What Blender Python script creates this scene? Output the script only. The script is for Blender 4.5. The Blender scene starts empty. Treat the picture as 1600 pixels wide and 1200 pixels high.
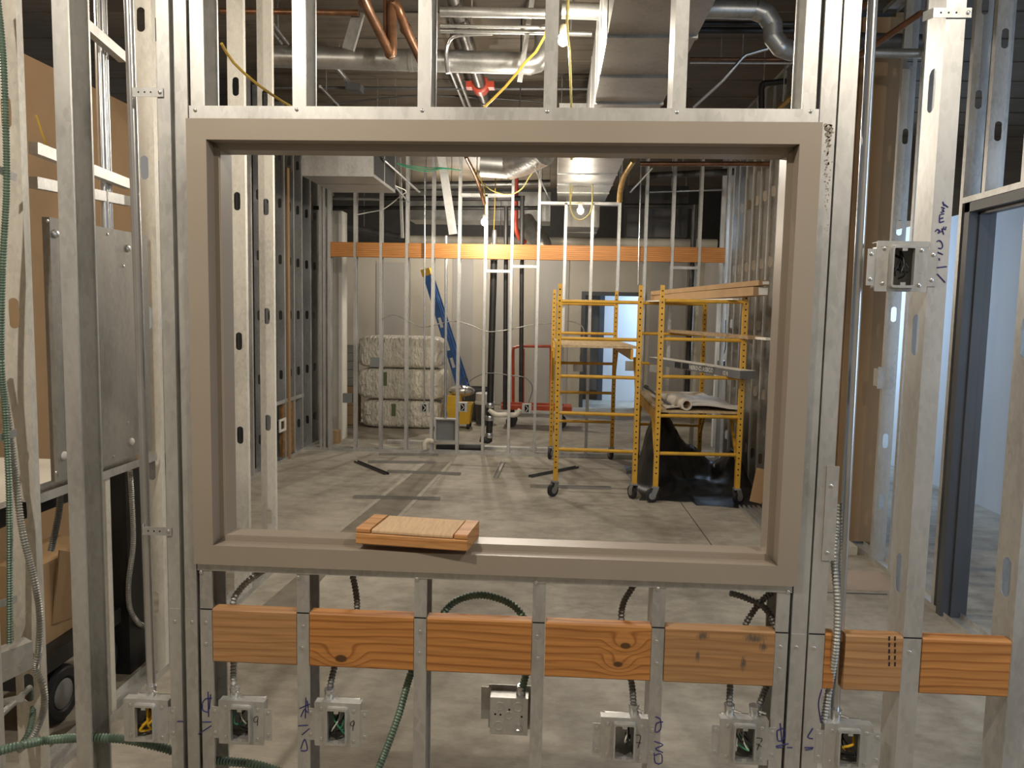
import bpy, bmesh, math, random
from mathutils import Vector, Matrix
random.seed(7)
S = bpy.context.scene
COL = S.collection
V = Vector
# ------------------------------------------------------------------ camera
F_PX = 1213.28
CAM = V((0, -1.91464, 1.68767))
RT = V((0.99826567, 0.05554453, 0.0195051)).normalized()
UP = V((-0.02454562, 0.09156235, 0.99549679)).normalized()
FW = V((-0.05350847, 0.99424903, -0.09276692)).normalized()
cd = bpy.data.cameras.new('camera'); cam = bpy.data.objects.new('camera', cd); COL.objects.link(cam)
M = Matrix.Identity(4)
for i in range(3):
    M[i][0] = RT[i]; M[i][1] = UP[i]; M[i][2] = -FW[i]; M[i][3] = CAM[i]
cam.matrix_world = M
cd.sensor_width = 36; cd.lens = F_PX / 1600 * 36; cd.clip_start = 0.05; cd.clip_end = 60
S.camera = cam
# ------------------------------------------------------------------ world, exposure
w = bpy.data.worlds.new('world'); S.world = w; w.use_nodes = True
w.node_tree.nodes['Background'].inputs[0].default_value = (1.0, 0.95, 0.88, 1)
w.node_tree.nodes['Background'].inputs[1].default_value = 0.16
S.view_settings.view_transform = 'Standard'; S.view_settings.look = 'None'
S.view_settings.exposure = 0.68; S.view_settings.gamma = 1; S.view_settings.use_curve_mapping = False
CZ = 3.86      # underside of the concrete deck
YS = 0.014     # front faces of the front wall's studs

def ray(px, py): return FW + RT * ((px - 800) / F_PX) + UP * ((600 - py) / F_PX)
def W(px, py, Y): d = ray(px, py); return CAM + d * ((Y - CAM.y) / d.y)
def WX(px, py, X): d = ray(px, py); return CAM + d * ((X - CAM.x) / d.x)
def WZ(px, py, Z=0): d = ray(px, py); return CAM + d * ((Z - CAM.z) / d.z)

def area(name, loc, target, sx, sy, power, col):
    l = bpy.data.lights.new(name, 'AREA'); l.shape = 'RECTANGLE'; l.size = sx; l.size_y = sy; l.energy = power; l.color = col
    o = bpy.data.objects.new(name, l); COL.objects.link(o); o.location = loc
    o.rotation_euler = (V(target) - V(loc)).to_track_quat('-Z', 'Y').to_euler(); return o
def point(name, loc, power, col=(1, 0.80, 0.56), r=0.035):
    l = bpy.data.lights.new(name, 'POINT'); l.energy = power; l.color = col; l.shadow_soft_size = r
    o = bpy.data.objects.new(name, l); COL.objects.link(o); o.location = loc; return o
DAY = (0.50, 0.71, 1.0)
# daylight from the windows of the room on the right and of the hall behind the far door, plus an added bounce fill
area('daylight_right_room', (2.62, 7.75, 2.1), (3.9, 4.6, 1.0), 1.3, 1.8, 62, DAY)
area('bounce_fill_right_room', (2.9, -0.9, 2.0), (3.3, 5.0, 1.3), 1.2, 1.8, 26, DAY)  # added near-side fill, standing in for daylight bounced onto the corridor studs
area('daylight_hall', (2.5, 12.62, 2.0), (0.9, 13.4, 1.0), 0.7, 1.8, 40, DAY)
# ------------------------------------------------------------------ materials
MATS = {}
def nmat(name):
    m = bpy.data.materials.new(name); m.use_nodes = True; MATS[name] = m
    nt = m.node_tree; return m, nt, nt.nodes['Principled BSDF']
def N(nt, t, **kw):
    n = nt.nodes.new(t)
    for k, v in kw.items():
        if k in n.inputs: n.inputs[k].default_value = v
        else: setattr(n, k, v)
    return n
def ramp(nt, fac, stops):
    r = nt.nodes.new('ShaderNodeValToRGB'); e = r.color_ramp.elements
    while len(e) < len(stops): e.new(0.5)
    for i, (p, c) in enumerate(stops): e[i].position = p; e[i].color = (*c, 1)
    nt.links.new(fac, r.inputs[0]); return r.outputs[0]
def pos(nt, scale=(1, 1, 1), kind='Position'):
    if kind == 'Position': g = nt.nodes.new('ShaderNodeNewGeometry'); o = g.outputs['Position']
    else: g = nt.nodes.new('ShaderNodeTexCoord'); o = g.outputs['Object']
    mp = nt.nodes.new('ShaderNodeMapping'); mp.inputs['Scale'].default_value = scale
    nt.links.new(o, mp.inputs[0]); return mp.outputs[0]
def sc(c, k): return tuple(min(1, x * k) for x in c)
def mat(name, col, rough=0.6, metal=0.0, var=0.12, scale=6, stretch=(1, 1, 1), bump=0.0, bscale=60, bdist=0.004, **ex):
    m, nt, b = nmat(name)
    nz = N(nt, 'ShaderNodeTexNoise', Scale=scale, Detail=6.0); nt.links.new(pos(nt, stretch), nz.inputs['Vector'])
    c = ramp(nt, nz.outputs['Fac'], [(0.3, sc(col, 1 - var)), (0.7, sc(col, 1 + var))])
    nt.links.new(c, b.inputs['Base Color'])
    b.inputs['Roughness'].default_value = rough; b.inputs['Metallic'].default_value = metal
    if bump:
        n2 = N(nt, 'ShaderNodeTexNoise', Scale=bscale, Detail=4.0); nt.links.new(pos(nt, stretch), n2.inputs['Vector'])
        bp = N(nt, 'ShaderNodeBump', Strength=bump, Distance=bdist); nt.links.new(n2.outputs['Fac'], bp.inputs['Height']); nt.links.new(bp.outputs[0], b.inputs['Normal'])
    for k, v in ex.items(): b.inputs[k.replace('_', ' ')].default_value = v
    return m
def galv(name, col, rough=0.42, metal=0.65):
    m, nt, b = nmat(name)
    vo = N(nt, 'ShaderNodeTexVoronoi', Scale=90.0); nt.links.new(pos(nt, (1, 1, 0.5)), vo.inputs['Vector'])
    nz = N(nt, 'ShaderNodeTexNoise', Scale=5.0, Detail=7.0, Roughness=0.65); nt.links.new(pos(nt, (1, 1, 0.35)), nz.inputs['Vector'])
    mx = N(nt, 'ShaderNodeMath', operation='MULTIPLY_ADD'); nt.links.new(vo.outputs['Color'], mx.inputs[0]); mx.inputs[1].default_value = 0.16; nt.links.new(nz.outputs['Fac'], mx.inputs[2])
    c = ramp(nt, mx.outputs[0], [(0.38, sc(col, 0.72)), (0.62, col), (0.85, sc(col, 1.14))])
    nt.links.new(c, b.inputs['Base Color']); b.inputs['Metallic'].default_value = metal
    rr = N(nt, 'ShaderNodeMapRange'); nt.links.new(nz.outputs['Fac'], rr.inputs[0]); rr.inputs[3].default_value = rough - 0.1; rr.inputs[4].default_value = rough + 0.14
    nt.links.new(rr.outputs[0], b.inputs['Roughness']); return m
galv('steel', (0.60, 0.595, 0.57)); galv('steel_dusty', (0.74, 0.71, 0.63), 0.5, 0.15); galv('steel_duct', (0.44, 0.44, 0.42), 0.36, 0.8); galv('steel_box', (0.56, 0.56, 0.54), 0.42, 0.6)
galv('steel_grey_panel', (0.33, 0.315, 0.28), 0.5, 0.35)
mat('emt', (0.66, 0.67, 0.68), 0.25, 0.9, 0.1, 9)
mat('flex_grey', (0.40, 0.40, 0.37), 0.45, 0.5, 0.15, 20)
mat('flex_green', (0.16, 0.23, 0.18), 0.45, 0.35, 0.15, 20)
mat('flex_dark', (0.17, 0.17, 0.16), 0.45, 0.4, 0.15, 20)
mat('frame_paint', (0.335, 0.285, 0.228), 0.38, 0.0, 0.05, 3)
mat('frame_grey', (0.075, 0.08, 0.088), 0.4, 0.0, 0.1, 4)
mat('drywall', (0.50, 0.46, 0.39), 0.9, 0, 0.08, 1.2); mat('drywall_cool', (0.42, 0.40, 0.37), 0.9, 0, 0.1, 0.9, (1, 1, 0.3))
mat('white_wall', (0.74, 0.76, 0.78), 0.85, 0, 0.03, 1.2)
mat('kraft', (0.33, 0.215, 0.115), 0.85, 0, 0.12, 2.0); mat('kraft_grey', (0.30, 0.25, 0.19), 0.85, 0, 0.15, 2.0)
mat('cardboard', (0.42, 0.27, 0.14), 0.85, 0, 0.1, 6)
mat('copper', (0.20, 0.098, 0.05), 0.35, 0.6, 0.3, 14); mat('brass', (0.45, 0.30, 0.12), 0.35, 0.7, 0.2, 14)
mat('iron_black', (0.022, 0.021, 0.020), 0.45, 0.1, 0.3, 10); mat('rubber', (0.02, 0.02, 0.021), 0.6, 0, 0.2, 10)
mat('sprinkler_pipe', (0.06, 0.052, 0.045), 0.38, 0.3, 0.35, 10)
mat('red_paint', (0.42, 0.055, 0.03), 0.4, 0, 0.12, 9); mat('red_cart', (0.52, 0.075, 0.025), 0.45, 0, 0.12, 9)
mat('scaffold_yellow', (0.60, 0.33, 0.03), 0.42, 0, 0.13, 12); mat('yellow_plastic', (0.66, 0.40, 0.03), 0.45, 0, 0.1, 8)
mat('black_hole', (0.006, 0.006, 0.006), 0.8); mat('unlit_void', (0.02, 0.019, 0.018), 0.9)  # the void colour has the darkness of unlit space put into it
mat('ladder_blue', (0.03, 0.12, 0.36), 0.45, 0, 0.15, 8); mat('white_plastic', (0.72, 0.70, 0.64), 0.5, 0, 0.05)
mat('bag_plastic', (0.70, 0.65, 0.54), 0.28, 0, 0.12, 9, (2.6, 1, 1.2), 1.0, 11, bdist=0.05); mat('green_stripe', (0.12, 0.15, 0.07), 0.5)
mat('paper', (0.62, 0.58, 0.50), 0.8, 0, 0.08, 5); mat('white_board', (0.80, 0.77, 0.68), 0.6, 0, 0.04)
mat('plank_wood', (0.36, 0.25, 0.14), 0.7, 0, 0.25, 4, (20, 1, 8)); mat('plywood', (0.50, 0.37, 0.21), 0.7, 0, 0.2, 4, (10, 1, 10))
mat('tarp', (0.013, 0.013, 0.013), 0.42, 0, 0.3, 6); mat('ink_blue', (0.02, 0.02, 0.16), 0.6); mat('ink_black', (0.015, 0.015, 0.02), 0.6)
mat('wire_yellow', (0.80, 0.48, 0.02), 0.4); mat('wire_green', (0.05, 0.30, 0.16), 0.4); mat('wire_white', (0.70, 0.68, 0.62), 0.4); mat('wire_black', (0.02, 0.02, 0.02), 0.4)
mat('cord_yellow', (0.55, 0.36, 0.05), 0.5); mat('cord_lime', (0.58, 0.50, 0.17), 0.5); mat('screw_steel', (0.72, 0.72, 0.70), 0.3, 0.9)
mat('foil', (0.62, 0.61, 0.58), 0.3, 0.85, 0.2, 18, (1, 1, 1), 0.8, 30); mat('pvc', (0.62, 0.58, 0.48), 0.45, 0, 0.1)
mat('dark_steel', (0.10, 0.10, 0.10), 0.5, 0.4, 0.2); mat('cart_black', (0.018, 0.018, 0.018), 0.5); mat('caster_grey', (0.35, 0.35, 0.34), 0.4, 0.6)
mat('insulation', (0.24, 0.13, 0.05), 0.95, 0, 0.45, 18, (1, 1, 1), 1.0, 22); mat('pink_patch', (0.45, 0.36, 0.29), 0.85, 0, 0.1, 4)
mat('concrete_patch', (0.21, 0.185, 0.145), 0.8, 0, 0.25, 5, (1, 1, 1), 0.3, 40); mat('concrete_edge', (0.40, 0.37, 0.31), 0.85, 0, 0.15, 9)
mat('grey_box', (0.22, 0.235, 0.23), 0.45, 0.2, 0.08)
def emis(name, col, st):
    m, nt, b = nmat(name); b.inputs['Emission Color'].default_value = (*col, 1); b.inputs['Emission Strength'].default_value = st; b.inputs['Base Color'].default_value = (*col, 1)
mat('carton_grey', (0.16, 0.165, 0.17), 0.45, 0.2, 0.15, 8)
emis('bulb', (1.0, 0.86, 0.62), 40)

def wood(name, col, dark, knots=None, stains=None):
    m, nt, b = nmat(name)
    nz = N(nt, 'ShaderNodeTexNoise', Scale=1.0, Detail=3.0); nt.links.new(pos(nt, (1.6, 5, 5)), nz.inputs['Vector'])
    g = nt.nodes.new('ShaderNodeNewGeometry'); sx = nt.nodes.new('ShaderNodeSeparateXYZ'); nt.links.new(g.outputs['Position'], sx.inputs[0])
    hgt = sx.outputs['Z']; kd = None
    acc = N(nt, 'ShaderNodeMath', operation='MULTIPLY_ADD'); nt.links.new(nz.outputs['Fac'], acc.inputs[0]); acc.inputs[1].default_value = 0.05; nt.links.new(hgt, acc.inputs[2])
    y_ = N(nt, 'ShaderNodeMath', operation='MULTIPLY_ADD'); nt.links.new(sx.outputs['Y'], y_.inputs[0]); y_.inputs[1].default_value = 0.35; nt.links.new(acc.outputs[0], y_.inputs[2])
    last = y_.outputs[0]; kmask = None
    for (kx, kz, kr) in (knots or []):
        cv = N(nt, 'ShaderNodeCombineXYZ'); cv.inputs[0].default_value = kx; cv.inputs[2].default_value = kz
        c2 = N(nt, 'ShaderNodeCombineXYZ'); nt.links.new(sx.outputs['X'], c2.inputs[0]); nt.links.new(hgt, c2.inputs[2])
        sb = N(nt, 'ShaderNodeVectorMath', operation='SUBTRACT'); nt.links.new(c2.outputs[0], sb.inputs[0]); nt.links.new(cv.outputs[0], sb.inputs[1])
        ml = N(nt, 'ShaderNodeVectorMath', operation='MULTIPLY'); nt.links.new(sb.outputs[0], ml.inputs[0]); ml.inputs[1].default_value = (0.62, 1, 1)
        ln = N(nt, 'ShaderNodeVectorMath', operation='LENGTH'); nt.links.new(ml.outputs[0], ln.inputs[0])
        # rings bend round the knot
        e = N(nt, 'ShaderNodeMapRange'); nt.links.new(ln.outputs['Value'], e.inputs[0]); e.inputs[1].default_value = 0; e.inputs[2].default_value = kr * 5; e.inputs[3].default_value = 0.045; e.inputs[4].default_value = 0.0; e.interpolation_type = 'SMOOTHSTEP'
        ad = N(nt, 'ShaderNodeMath', operation='ADD'); nt.links.new(last, ad.inputs[0]); nt.links.new(e.outputs[0], ad.inputs[1]); last = ad.outputs[0]
        k = N(nt, 'ShaderNodeMapRange'); nt.links.new(ln.outputs['Value'], k.inputs[0]); k.inputs[1].default_value = kr * 0.75; k.inputs[2].default_value = kr * 1.05; k.inputs[3].default_value = 1.0; k.inputs[4].default_value = 0.0
        if kmask is None: kmask = k.outputs[0]
        else:
            mm = N(nt, 'ShaderNodeMath', operation='MAXIMUM'); nt.links.new(kmask, mm.inputs[0]); nt.links.new(k.outputs[0], mm.inputs[1]); kmask = mm.outputs[0]
    fr = N(nt, 'ShaderNodeMath', operation='MULTIPLY'); nt.links.new(last, fr.inputs[0]); fr.inputs[1].default_value = 46.0
    f2 = N(nt, 'ShaderNodeMath', operation='FRACT'); nt.links.new(fr.outputs[0], f2.inputs[0])
    n3 = N(nt, 'ShaderNodeTexNoise', Scale=1.0, Detail=5.0); nt.links.new(pos(nt, (5, 120, 120)), n3.inputs['Vector'])
    c = ramp(nt, f2.outputs[0], [(0.0, col), (0.62, sc(col, 0.93)), (0.86, dark), (1.0, col)])
    c2 = ramp(nt, n3.outputs['Fac'], [(0.35, (0.80, 0.80, 0.80)), (0.65, (1.08, 1.08, 1.08))])
    mx = N(nt, 'ShaderNodeMix', data_type='RGBA', blend_type='MULTIPLY'); mx.inputs[0].default_value = 1
    nt.links.new(c, mx.inputs[6]); nt.links.new(c2, mx.inputs[7]); out = mx.outputs[2]
    if kmask is not None:
        m2 = N(nt, 'ShaderNodeMix', data_type='RGBA'); nt.links.new(kmask, m2.inputs[0]); nt.links.new(out, m2.inputs[6]); m2.inputs[7].default_value = (0.10, 0.045, 0.015, 1); out = m2.outputs[2]
    for (kx, kz, rx, rz) in (stains or []):
        c2 = N(nt, 'ShaderNodeCombineXYZ'); nt.links.new(sx.outputs['X'], c2.inputs[0]); nt.links.new(hgt, c2.inputs[2])
        sb = N(nt, 'ShaderNodeVectorMath', operation='SUBTRACT'); nt.links.new(c2.outputs[0], sb.inputs[0]); sb.inputs[1].default_value = (kx, 0, kz)
        ml = N(nt, 'ShaderNodeVectorMath', operation='MULTIPLY'); nt.links.new(sb.outputs[0], ml.inputs[0]); ml.inputs[1].default_value = (1 / rx, 1, 1 / rz)
        ln = N(nt, 'ShaderNodeVectorMath', operation='LENGTH'); nt.links.new(ml.outputs[0], ln.inputs[0])
        n5 = N(nt, 'ShaderNodeTexNoise', Scale=1.0, Detail=4.0); nt.links.new(pos(nt, (260, 20, 60)), n5.inputs['Vector'])
        a5 = N(nt, 'ShaderNodeMath', operation='MULTIPLY_ADD'); nt.links.new(n5.outputs['Fac'], a5.inputs[0]); a5.inputs[1].default_value = 1.6; nt.links.new(ln.outputs['Value'], a5.inputs[2])
        k = N(nt, 'ShaderNodeMapRange'); nt.links.new(a5.outputs[0], k.inputs[0]); k.inputs[1].default_value = 1.1; k.inputs[2].default_value = 1.9; k.inputs[3].default_value = 0.8; k.inputs[4].default_value = 0.0
        m2 = N(nt, 'ShaderNodeMix', data_type='RGBA'); nt.links.new(k.outputs[0], m2.inputs[0]); nt.links.new(out, m2.inputs[6]); m2.inputs[7].default_value = (0.075, 0.07, 0.06, 1); out = m2.outputs[2]
    nt.links.new(out, b.inputs['Base Color']); b.inputs['Roughness'].default_value = 0.55
    return m
FIR = (0.56, 0.245, 0.066); FIRD = (0.34, 0.118, 0.026)
def concrete(name, a, c, brush=True):
    m, nt, b = nmat(name)
    n1 = N(nt, 'ShaderNodeTexNoise', Scale=0.9, Detail=8.0, Roughness=0.62); nt.links.new(pos(nt), n1.inputs['Vector'])
    n2 = N(nt, 'ShaderNodeTexNoise', Scale=6.0, Detail=9.0, Roughness=0.7); nt.links.new(pos(nt, (1, 1.5, 1) if brush else (0.3, 5, 1)), n2.inputs['Vector'])
    ad = N(nt, 'ShaderNodeMath', operation='MULTIPLY_ADD'); nt.links.new(n2.outputs['Fac'], ad.inputs[0]); ad.inputs[1].default_value = 0.42
    a2 = N(nt, 'ShaderNodeMath', operation='MULTIPLY'); nt.links.new(n1.outputs['Fac'], a2.inputs[0]); a2.inputs[1].default_value = 0.68
    nt.links.new(a2.outputs[0], ad.inputs[2])
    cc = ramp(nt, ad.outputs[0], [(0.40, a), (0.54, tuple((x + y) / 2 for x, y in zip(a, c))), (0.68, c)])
    nt.links.new(cc, b.inputs['Base Color']); b.inputs['Roughness'].default_value = 0.72
    wv = N(nt, 'ShaderNodeTexWave', Scale=22.0, Distortion=6.0, Detail=2.0); wv.bands_direction = 'Y'; nt.links.new(pos(nt, (0.35, 1, 1)), wv.inputs['Vector'])
    mxh = N(nt, 'ShaderNodeMath', operation='ADD'); nt.links.new(wv.outputs['Fac'], mxh.inputs[0]); nt.links.new(n2.outputs['Fac'], mxh.inputs[1])
    bp = N(nt, 'ShaderNodeBump', Strength=0.10, Distance=0.004); nt.links.new(mxh.outputs[0], bp.inputs['Height']); nt.links.new(bp.outputs[0], b.inputs['Normal'])
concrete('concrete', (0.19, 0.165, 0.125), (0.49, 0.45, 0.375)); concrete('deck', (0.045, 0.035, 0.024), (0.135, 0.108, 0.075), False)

# ------------------------------------------------------------------ mesh helpers
class MB:
    def __init__(s): s.v = []; s.f = []
    def add(s, vs, fs):
        o = len(s.v); s.v += [tuple(p) for p in vs]; s.f += [tuple(i + o for i in f) for f in fs]; return s
    def box(s, x0, y0, z0, x1, y1, z1):
        return s.add([(x0, y0, z0), (x1, y0, z0), (x1, y1, z0), (x0, y1, z0), (x0, y0, z1), (x1, y0, z1), (x1, y1, z1), (x0, y1, z1)],
                     [(0, 3, 2, 1), (4, 5, 6, 7), (0, 1, 5, 4), (1, 2, 6, 5), (2, 3, 7, 6), (3, 0, 4, 7)])
    def bar(s, p0, p1, wd, ht, up=(0, 0, 1)):
        p0 = V(p0); p1 = V(p1); d = (p1 - p0).normalized(); up = V(up)
        a = d.cross(up)
        if a.length < 1e-4: a = d.cross(V((0, 1, 0)))
        a.normalize(); b = a.cross(d).normalized(); q = []
        for p in (p0, p1):
            for sa, sb in ((-1, -1), (1, -1), (1, 1), (-1, 1)): q.append(p + a * sa * wd / 2 + b * sb * ht / 2)
        return s.add(q, [(0, 3, 2, 1), (4, 5, 6, 7), (0, 1, 5, 4), (1, 2, 6, 5), (2, 3, 7, 6), (3, 0, 4, 7)])
    def tube(s, pts, r, n=10, caps=True, rad=None):
        pts = [V(p) for p in pts]; ring = []; prev = None
        for i, p in enumerate(pts):
            t = (pts[min(i + 1, len(pts) - 1)] - pts[max(i - 1, 0)]).normalized()
            if prev is None:
                prev = t.orthogonal().normalized()
            prev = (prev - t * prev.dot(t)).normalized(); b = t.cross(prev)
            rr = rad[i] if rad else r; o = len(s.v); ring.append(o)
            for k in range(n):
                a = 2 * math.pi * k / n; s.v.append(tuple(p + prev * (math.cos(a) * rr) + b * (math.sin(a) * rr)))
        for i in range(len(ring) - 1):
            for k in range(n): s.f.append((ring[i] + k, ring[i] + (k + 1) % n, ring[i + 1] + (k + 1) % n, ring[i + 1] + k))
        if caps: s.f.append(tuple(ring[0] + k for k in reversed(range(n)))); s.f.append(tuple(ring[-1] + k for k in range(n)))
        return s
    def cyl(s, p0, p1, r, n=14, r1=None): return s.tube([p0, p1], r, n, True, [r, r if r1 is None else r1])
    def lathe(s, c, axis, prof, n=18):      # prof: (along, radius)
        c = V(c); ax = V(axis).normalized(); a = ax.orthogonal().normalized(); b = ax.cross(a); o = len(s.v)
        for (h, r) in prof:
            for k in range(n):
                t = 2 * math.pi * k / n; s.v.append(tuple(c + ax * h + a * math.cos(t) * r + b * math.sin(t) * r))
        for i in range(len(prof) - 1):
            for k in range(n): s.f.append((o + i * n + k, o + i * n + (k + 1) % n, o + (i + 1) * n + (k + 1) % n, o + (i + 1) * n + k))
        s.f.append(tuple(o + k for k in reversed(range(n)))); s.f.append(tuple(o + (len(prof) - 1) * n + k for k in range(n)))
        return s
    def prism(s, loop, vec):                # loop: list of 3D points, extruded along vec
        n = len(loop); vec = V(vec); q = [V(p) for p in loop] + [V(p) + vec for p in loop]
        return s.add(q, [tuple(range(n))[::-1], tuple(range(n, 2 * n))] + [(i, (i + 1) % n, n + (i + 1) % n, n + i) for i in range(n)])
    def sphere(s, c, r, n=12, m=8, sq=(1, 1, 1)):
        c = V(c); o = len(s.v)
        for i in range(m + 1):
            t = math.pi * i / m
            for k in range(n):
                p = 2 * math.pi * k / n; s.v.append((c.x + r * sq[0] * math.sin(t) * math.cos(p), c.y + r * sq[1] * math.sin(t) * math.sin(p), c.z + r * sq[2] * math.cos(t)))
        for i in range(m):
            for k in range(n): s.f.append((o + i * n + k, o + (i + 1) * n + k, o + (i + 1) * n + (k + 1) % n, o + i * n + (k + 1) % n))
        return s
    def ringplate(s, outer, inner, axis, t):   # loops of equal length in 3D, thickness vector
        n = len(outer); t = V(t); o = len(s.v)
        for lp in (outer, inner):
            for p in lp: s.v.append(tuple(V(p)))
        for lp in (outer, inner):
            for p in lp: s.v.append(tuple(V(p) + t))
        for i in range(n):
            j = (i + 1) % n
            s.f += [(o + i, o + j, o + n + j, o + n + i), (o + 2 * n + i, o + 3 * n + i, o + 3 * n + j, o + 2 * n + j),
                    (o + n + i, o + n + j, o + 3 * n + j, o + 3 * n + i), (o + i, o + 2 * n + i, o + 2 * n + j, o + j)]
        return s
    def mesh(s, name, m, shift=None):
        me = bpy.data.meshes.new(name); v = s.v
        if shift is not None: v = [(p[0] - shift.x, p[1] - shift.y, p[2] - shift.z) for p in v]
        me.from_pydata(v, [], s.f)
        bm = bmesh.new(); bm.from_mesh(me); bmesh.ops.remove_doubles(bm, verts=bm.verts, dist=1e-6); bmesh.ops.recalc_face_normals(bm, faces=bm.faces); bm.to_mesh(me); bm.free()
        me.materials.append(MATS[m]); me.shade_smooth(); me.set_sharp_from_angle(angle=math.radians(35)); return me
    def build(s, name, m, parent=None, label=None, cat=None, group=None, kind=None):
        xs = [p[0] for p in s.v]; ys = [p[1] for p in s.v]; zs = [p[2] for p in s.v]
        c = V(((min(xs) + max(xs)) / 2, (min(ys) + max(ys)) / 2, min(zs)))
        o = bpy.data.objects.new(name, s.mesh(name, m, c)); COL.objects.link(o); o.location = c
        if parent is not None: setpar(o, parent)
        return tag(o, label, cat, group, kind)
def wloc(o):
    l = V((0, 0, 0))
    while o is not None: l = l + o.location; o = o.parent
    return l
def setpar(o, parent): o.location = o.location - wloc(parent); o.parent = parent
def tag(o, label=None, cat=None, group=None, kind=None):
    if label: o['label'] = label
    if cat: o['category'] = cat
    if group: o['group'] = group
    if kind: o['kind'] = kind
    return o
def empty(name, loc, label=None, cat=None, group=None, kind=None):
    o = bpy.data.objects.new(name, None); COL.objects.link(o); o.location = V(loc); o.empty_display_size = 0.1
    return tag(o, label, cat, group, kind)
def inst(name, me, loc, parent=None, rotz=0.0, **kw):
    o = bpy.data.objects.new(name, me); COL.objects.link(o); o.location = V(loc); o.rotation_euler.z = rotz
    if parent is not None: setpar(o, parent)
    return tag(o, **kw)
def spline(pts, step=0.01):
    pts = [V(p) for p in pts]; out = []
    P = [pts[0] * 2 - pts[1]] + pts + [pts[-1] * 2 - pts[-2]]
    for i in range(1, len(P) - 2):
        a, b, c, d = P[i - 1], P[i], P[i + 1], P[i + 2]; n = max(2, int((c - b).length / step))
        for k in range(n):
            t = k / n
            out.append(0.5 * ((2 * b) + (c - a) * t + (2 * a - 5 * b + 4 * c - d) * t * t + (3 * b - a - 3 * c + d) * t ** 3))
    out.append(pts[-1]); return out
def ribbed(pts, r, pitch=0.0085):
    p = spline(pts, pitch / 2); return MB().tube(p, r, 10, True, [r * (1.12 if i % 2 else 0.80) for i in range(len(p))])

# ------------------------------------------------------------------ C-studs with punched webs
CACHE = {}
WEB = 0.092; FL = 0.032; LIP = 0.007; T = 0.0016
def stud_mesh(L, opens, holes, web=WEB, fl=FL, m='steel'):
    key = (round(L, 4), opens, tuple(round(h, 3) for h in holes), web, fl, m)
    if key in CACHE: return CACHE[key]
    b = MB(); s = 1 if opens == 'R' else -1; x0 = 0 if opens == 'R' else fl
    X = lambda d: x0 + s * d
    for (ya, yb, yl) in ((0, T, LIP), (web, web - T, web - LIP)):
        b.prism([(X(0), ya, 0), (X(fl), ya, 0), (X(fl), yl, 0), (X(fl - T), yl, 0), (X(fl - T), yb, 0), (X(0), yb, 0)], (0, 0, L))
    zs = [0.0]; hw = 0.019; hh = 0.032; R = 0.062
    for h in sorted(holes):
        if h - R > zs[-1] and h + R < L:
            if h - R > zs[-1] + 1e-4: b.box(min(X(0), X(T)), T, zs[-1], max(X(0), X(T)), web - T, h - R)
            inner = []; outer = []; n = 16; c = web / 2
            for k in range(n):
                a = 2 * math.pi * k / n; ca, sa = math.cos(a), math.sin(a)
                inner.append((X(0), c + hw * ca, h + (hh if sa > 1e-6 else -hh if sa < -1e-6 else 0) + hw * sa))
                mx_ = max(abs(ca), abs(sa)); outer.append((X(0), c + (web / 2 - T) * ca / mx_, h + R * sa / mx_))
            b.ringplate(outer, inner, 0, (s * T, 0, 0)); zs.append(h + R)
    b.box(min(X(0), X(T)), T, zs[-1], max(X(0), X(T)), web - T, L)
    me = b.mesh('stud', m); CACHE[key] = me; return me
def stud(parent, x, y, z0, z1, opens='R', holes=(), rotz=0.0, name='stud', web=WEB, label=None, fl=FL, m='steel'):
    return inst(name, stud_mesh(z1 - z0, opens, [h - z0 for h in holes], web, fl, m), (x, y, z0), parent, rotz, label=label)
def track(parent, x0, x1, y, z, up=True, web=WEB + 0.004, name='track', leg=0.032):
    s = 1 if up else -1; b = MB()
    b.prism([(x0, y, z), (x0, y, z + s * leg), (x0, y + T, z + s * leg), (x0, y + T, z + s * T), (x0, y + web - T, z + s * T), (x0, y + web - T, z + s * leg), (x0, y + web, z + s * leg), (x0, y + web, z)], (x1 - x0, 0, 0))
    return b.build(name, 'steel', parent)
def trackY(parent, y0, y1, x, z, up=True, web=WEB + 0.004, name='track'):
    s = 1 if up else -1; b = MB(); leg = 0.032
    b.prism([(x, y0, z), (x, y0, z + s * leg), (x + T, y0, z + s * leg), (x + T, y0, z + s * T), (x + web - T, y0, z + s * T), (x + web - T, y0, z + s * leg), (x + web, y0, z + s * leg), (x + web, y0, z)], (0, y1 - y0, 0))
    return b.build(name, 'steel', parent)
def screw_mesh():
    if 'screw' not in CACHE:
        b = MB().lathe((0, 0, 0), (0, -1, 0), [(0, 0.0048), (0.0012, 0.0046), (0.0024, 0.003), (0.0026, 0.0012), (0.0014, 0.0011)], 12); CACHE['screw'] = b.mesh('screw', 'screw_steel')
    return CACHE['screw']
def screw(parent, p): return inst('screw', screw_mesh(), p, parent)
PI = math.pi
# ================================================================== THE SETTING
fl = MB().box(-6, -6, -0.12, 9, 16, 0).build('floor', 'concrete', label='bare grey-brown concrete slab floor with patches and saw cuts', cat='floor', kind='structure')
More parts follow.
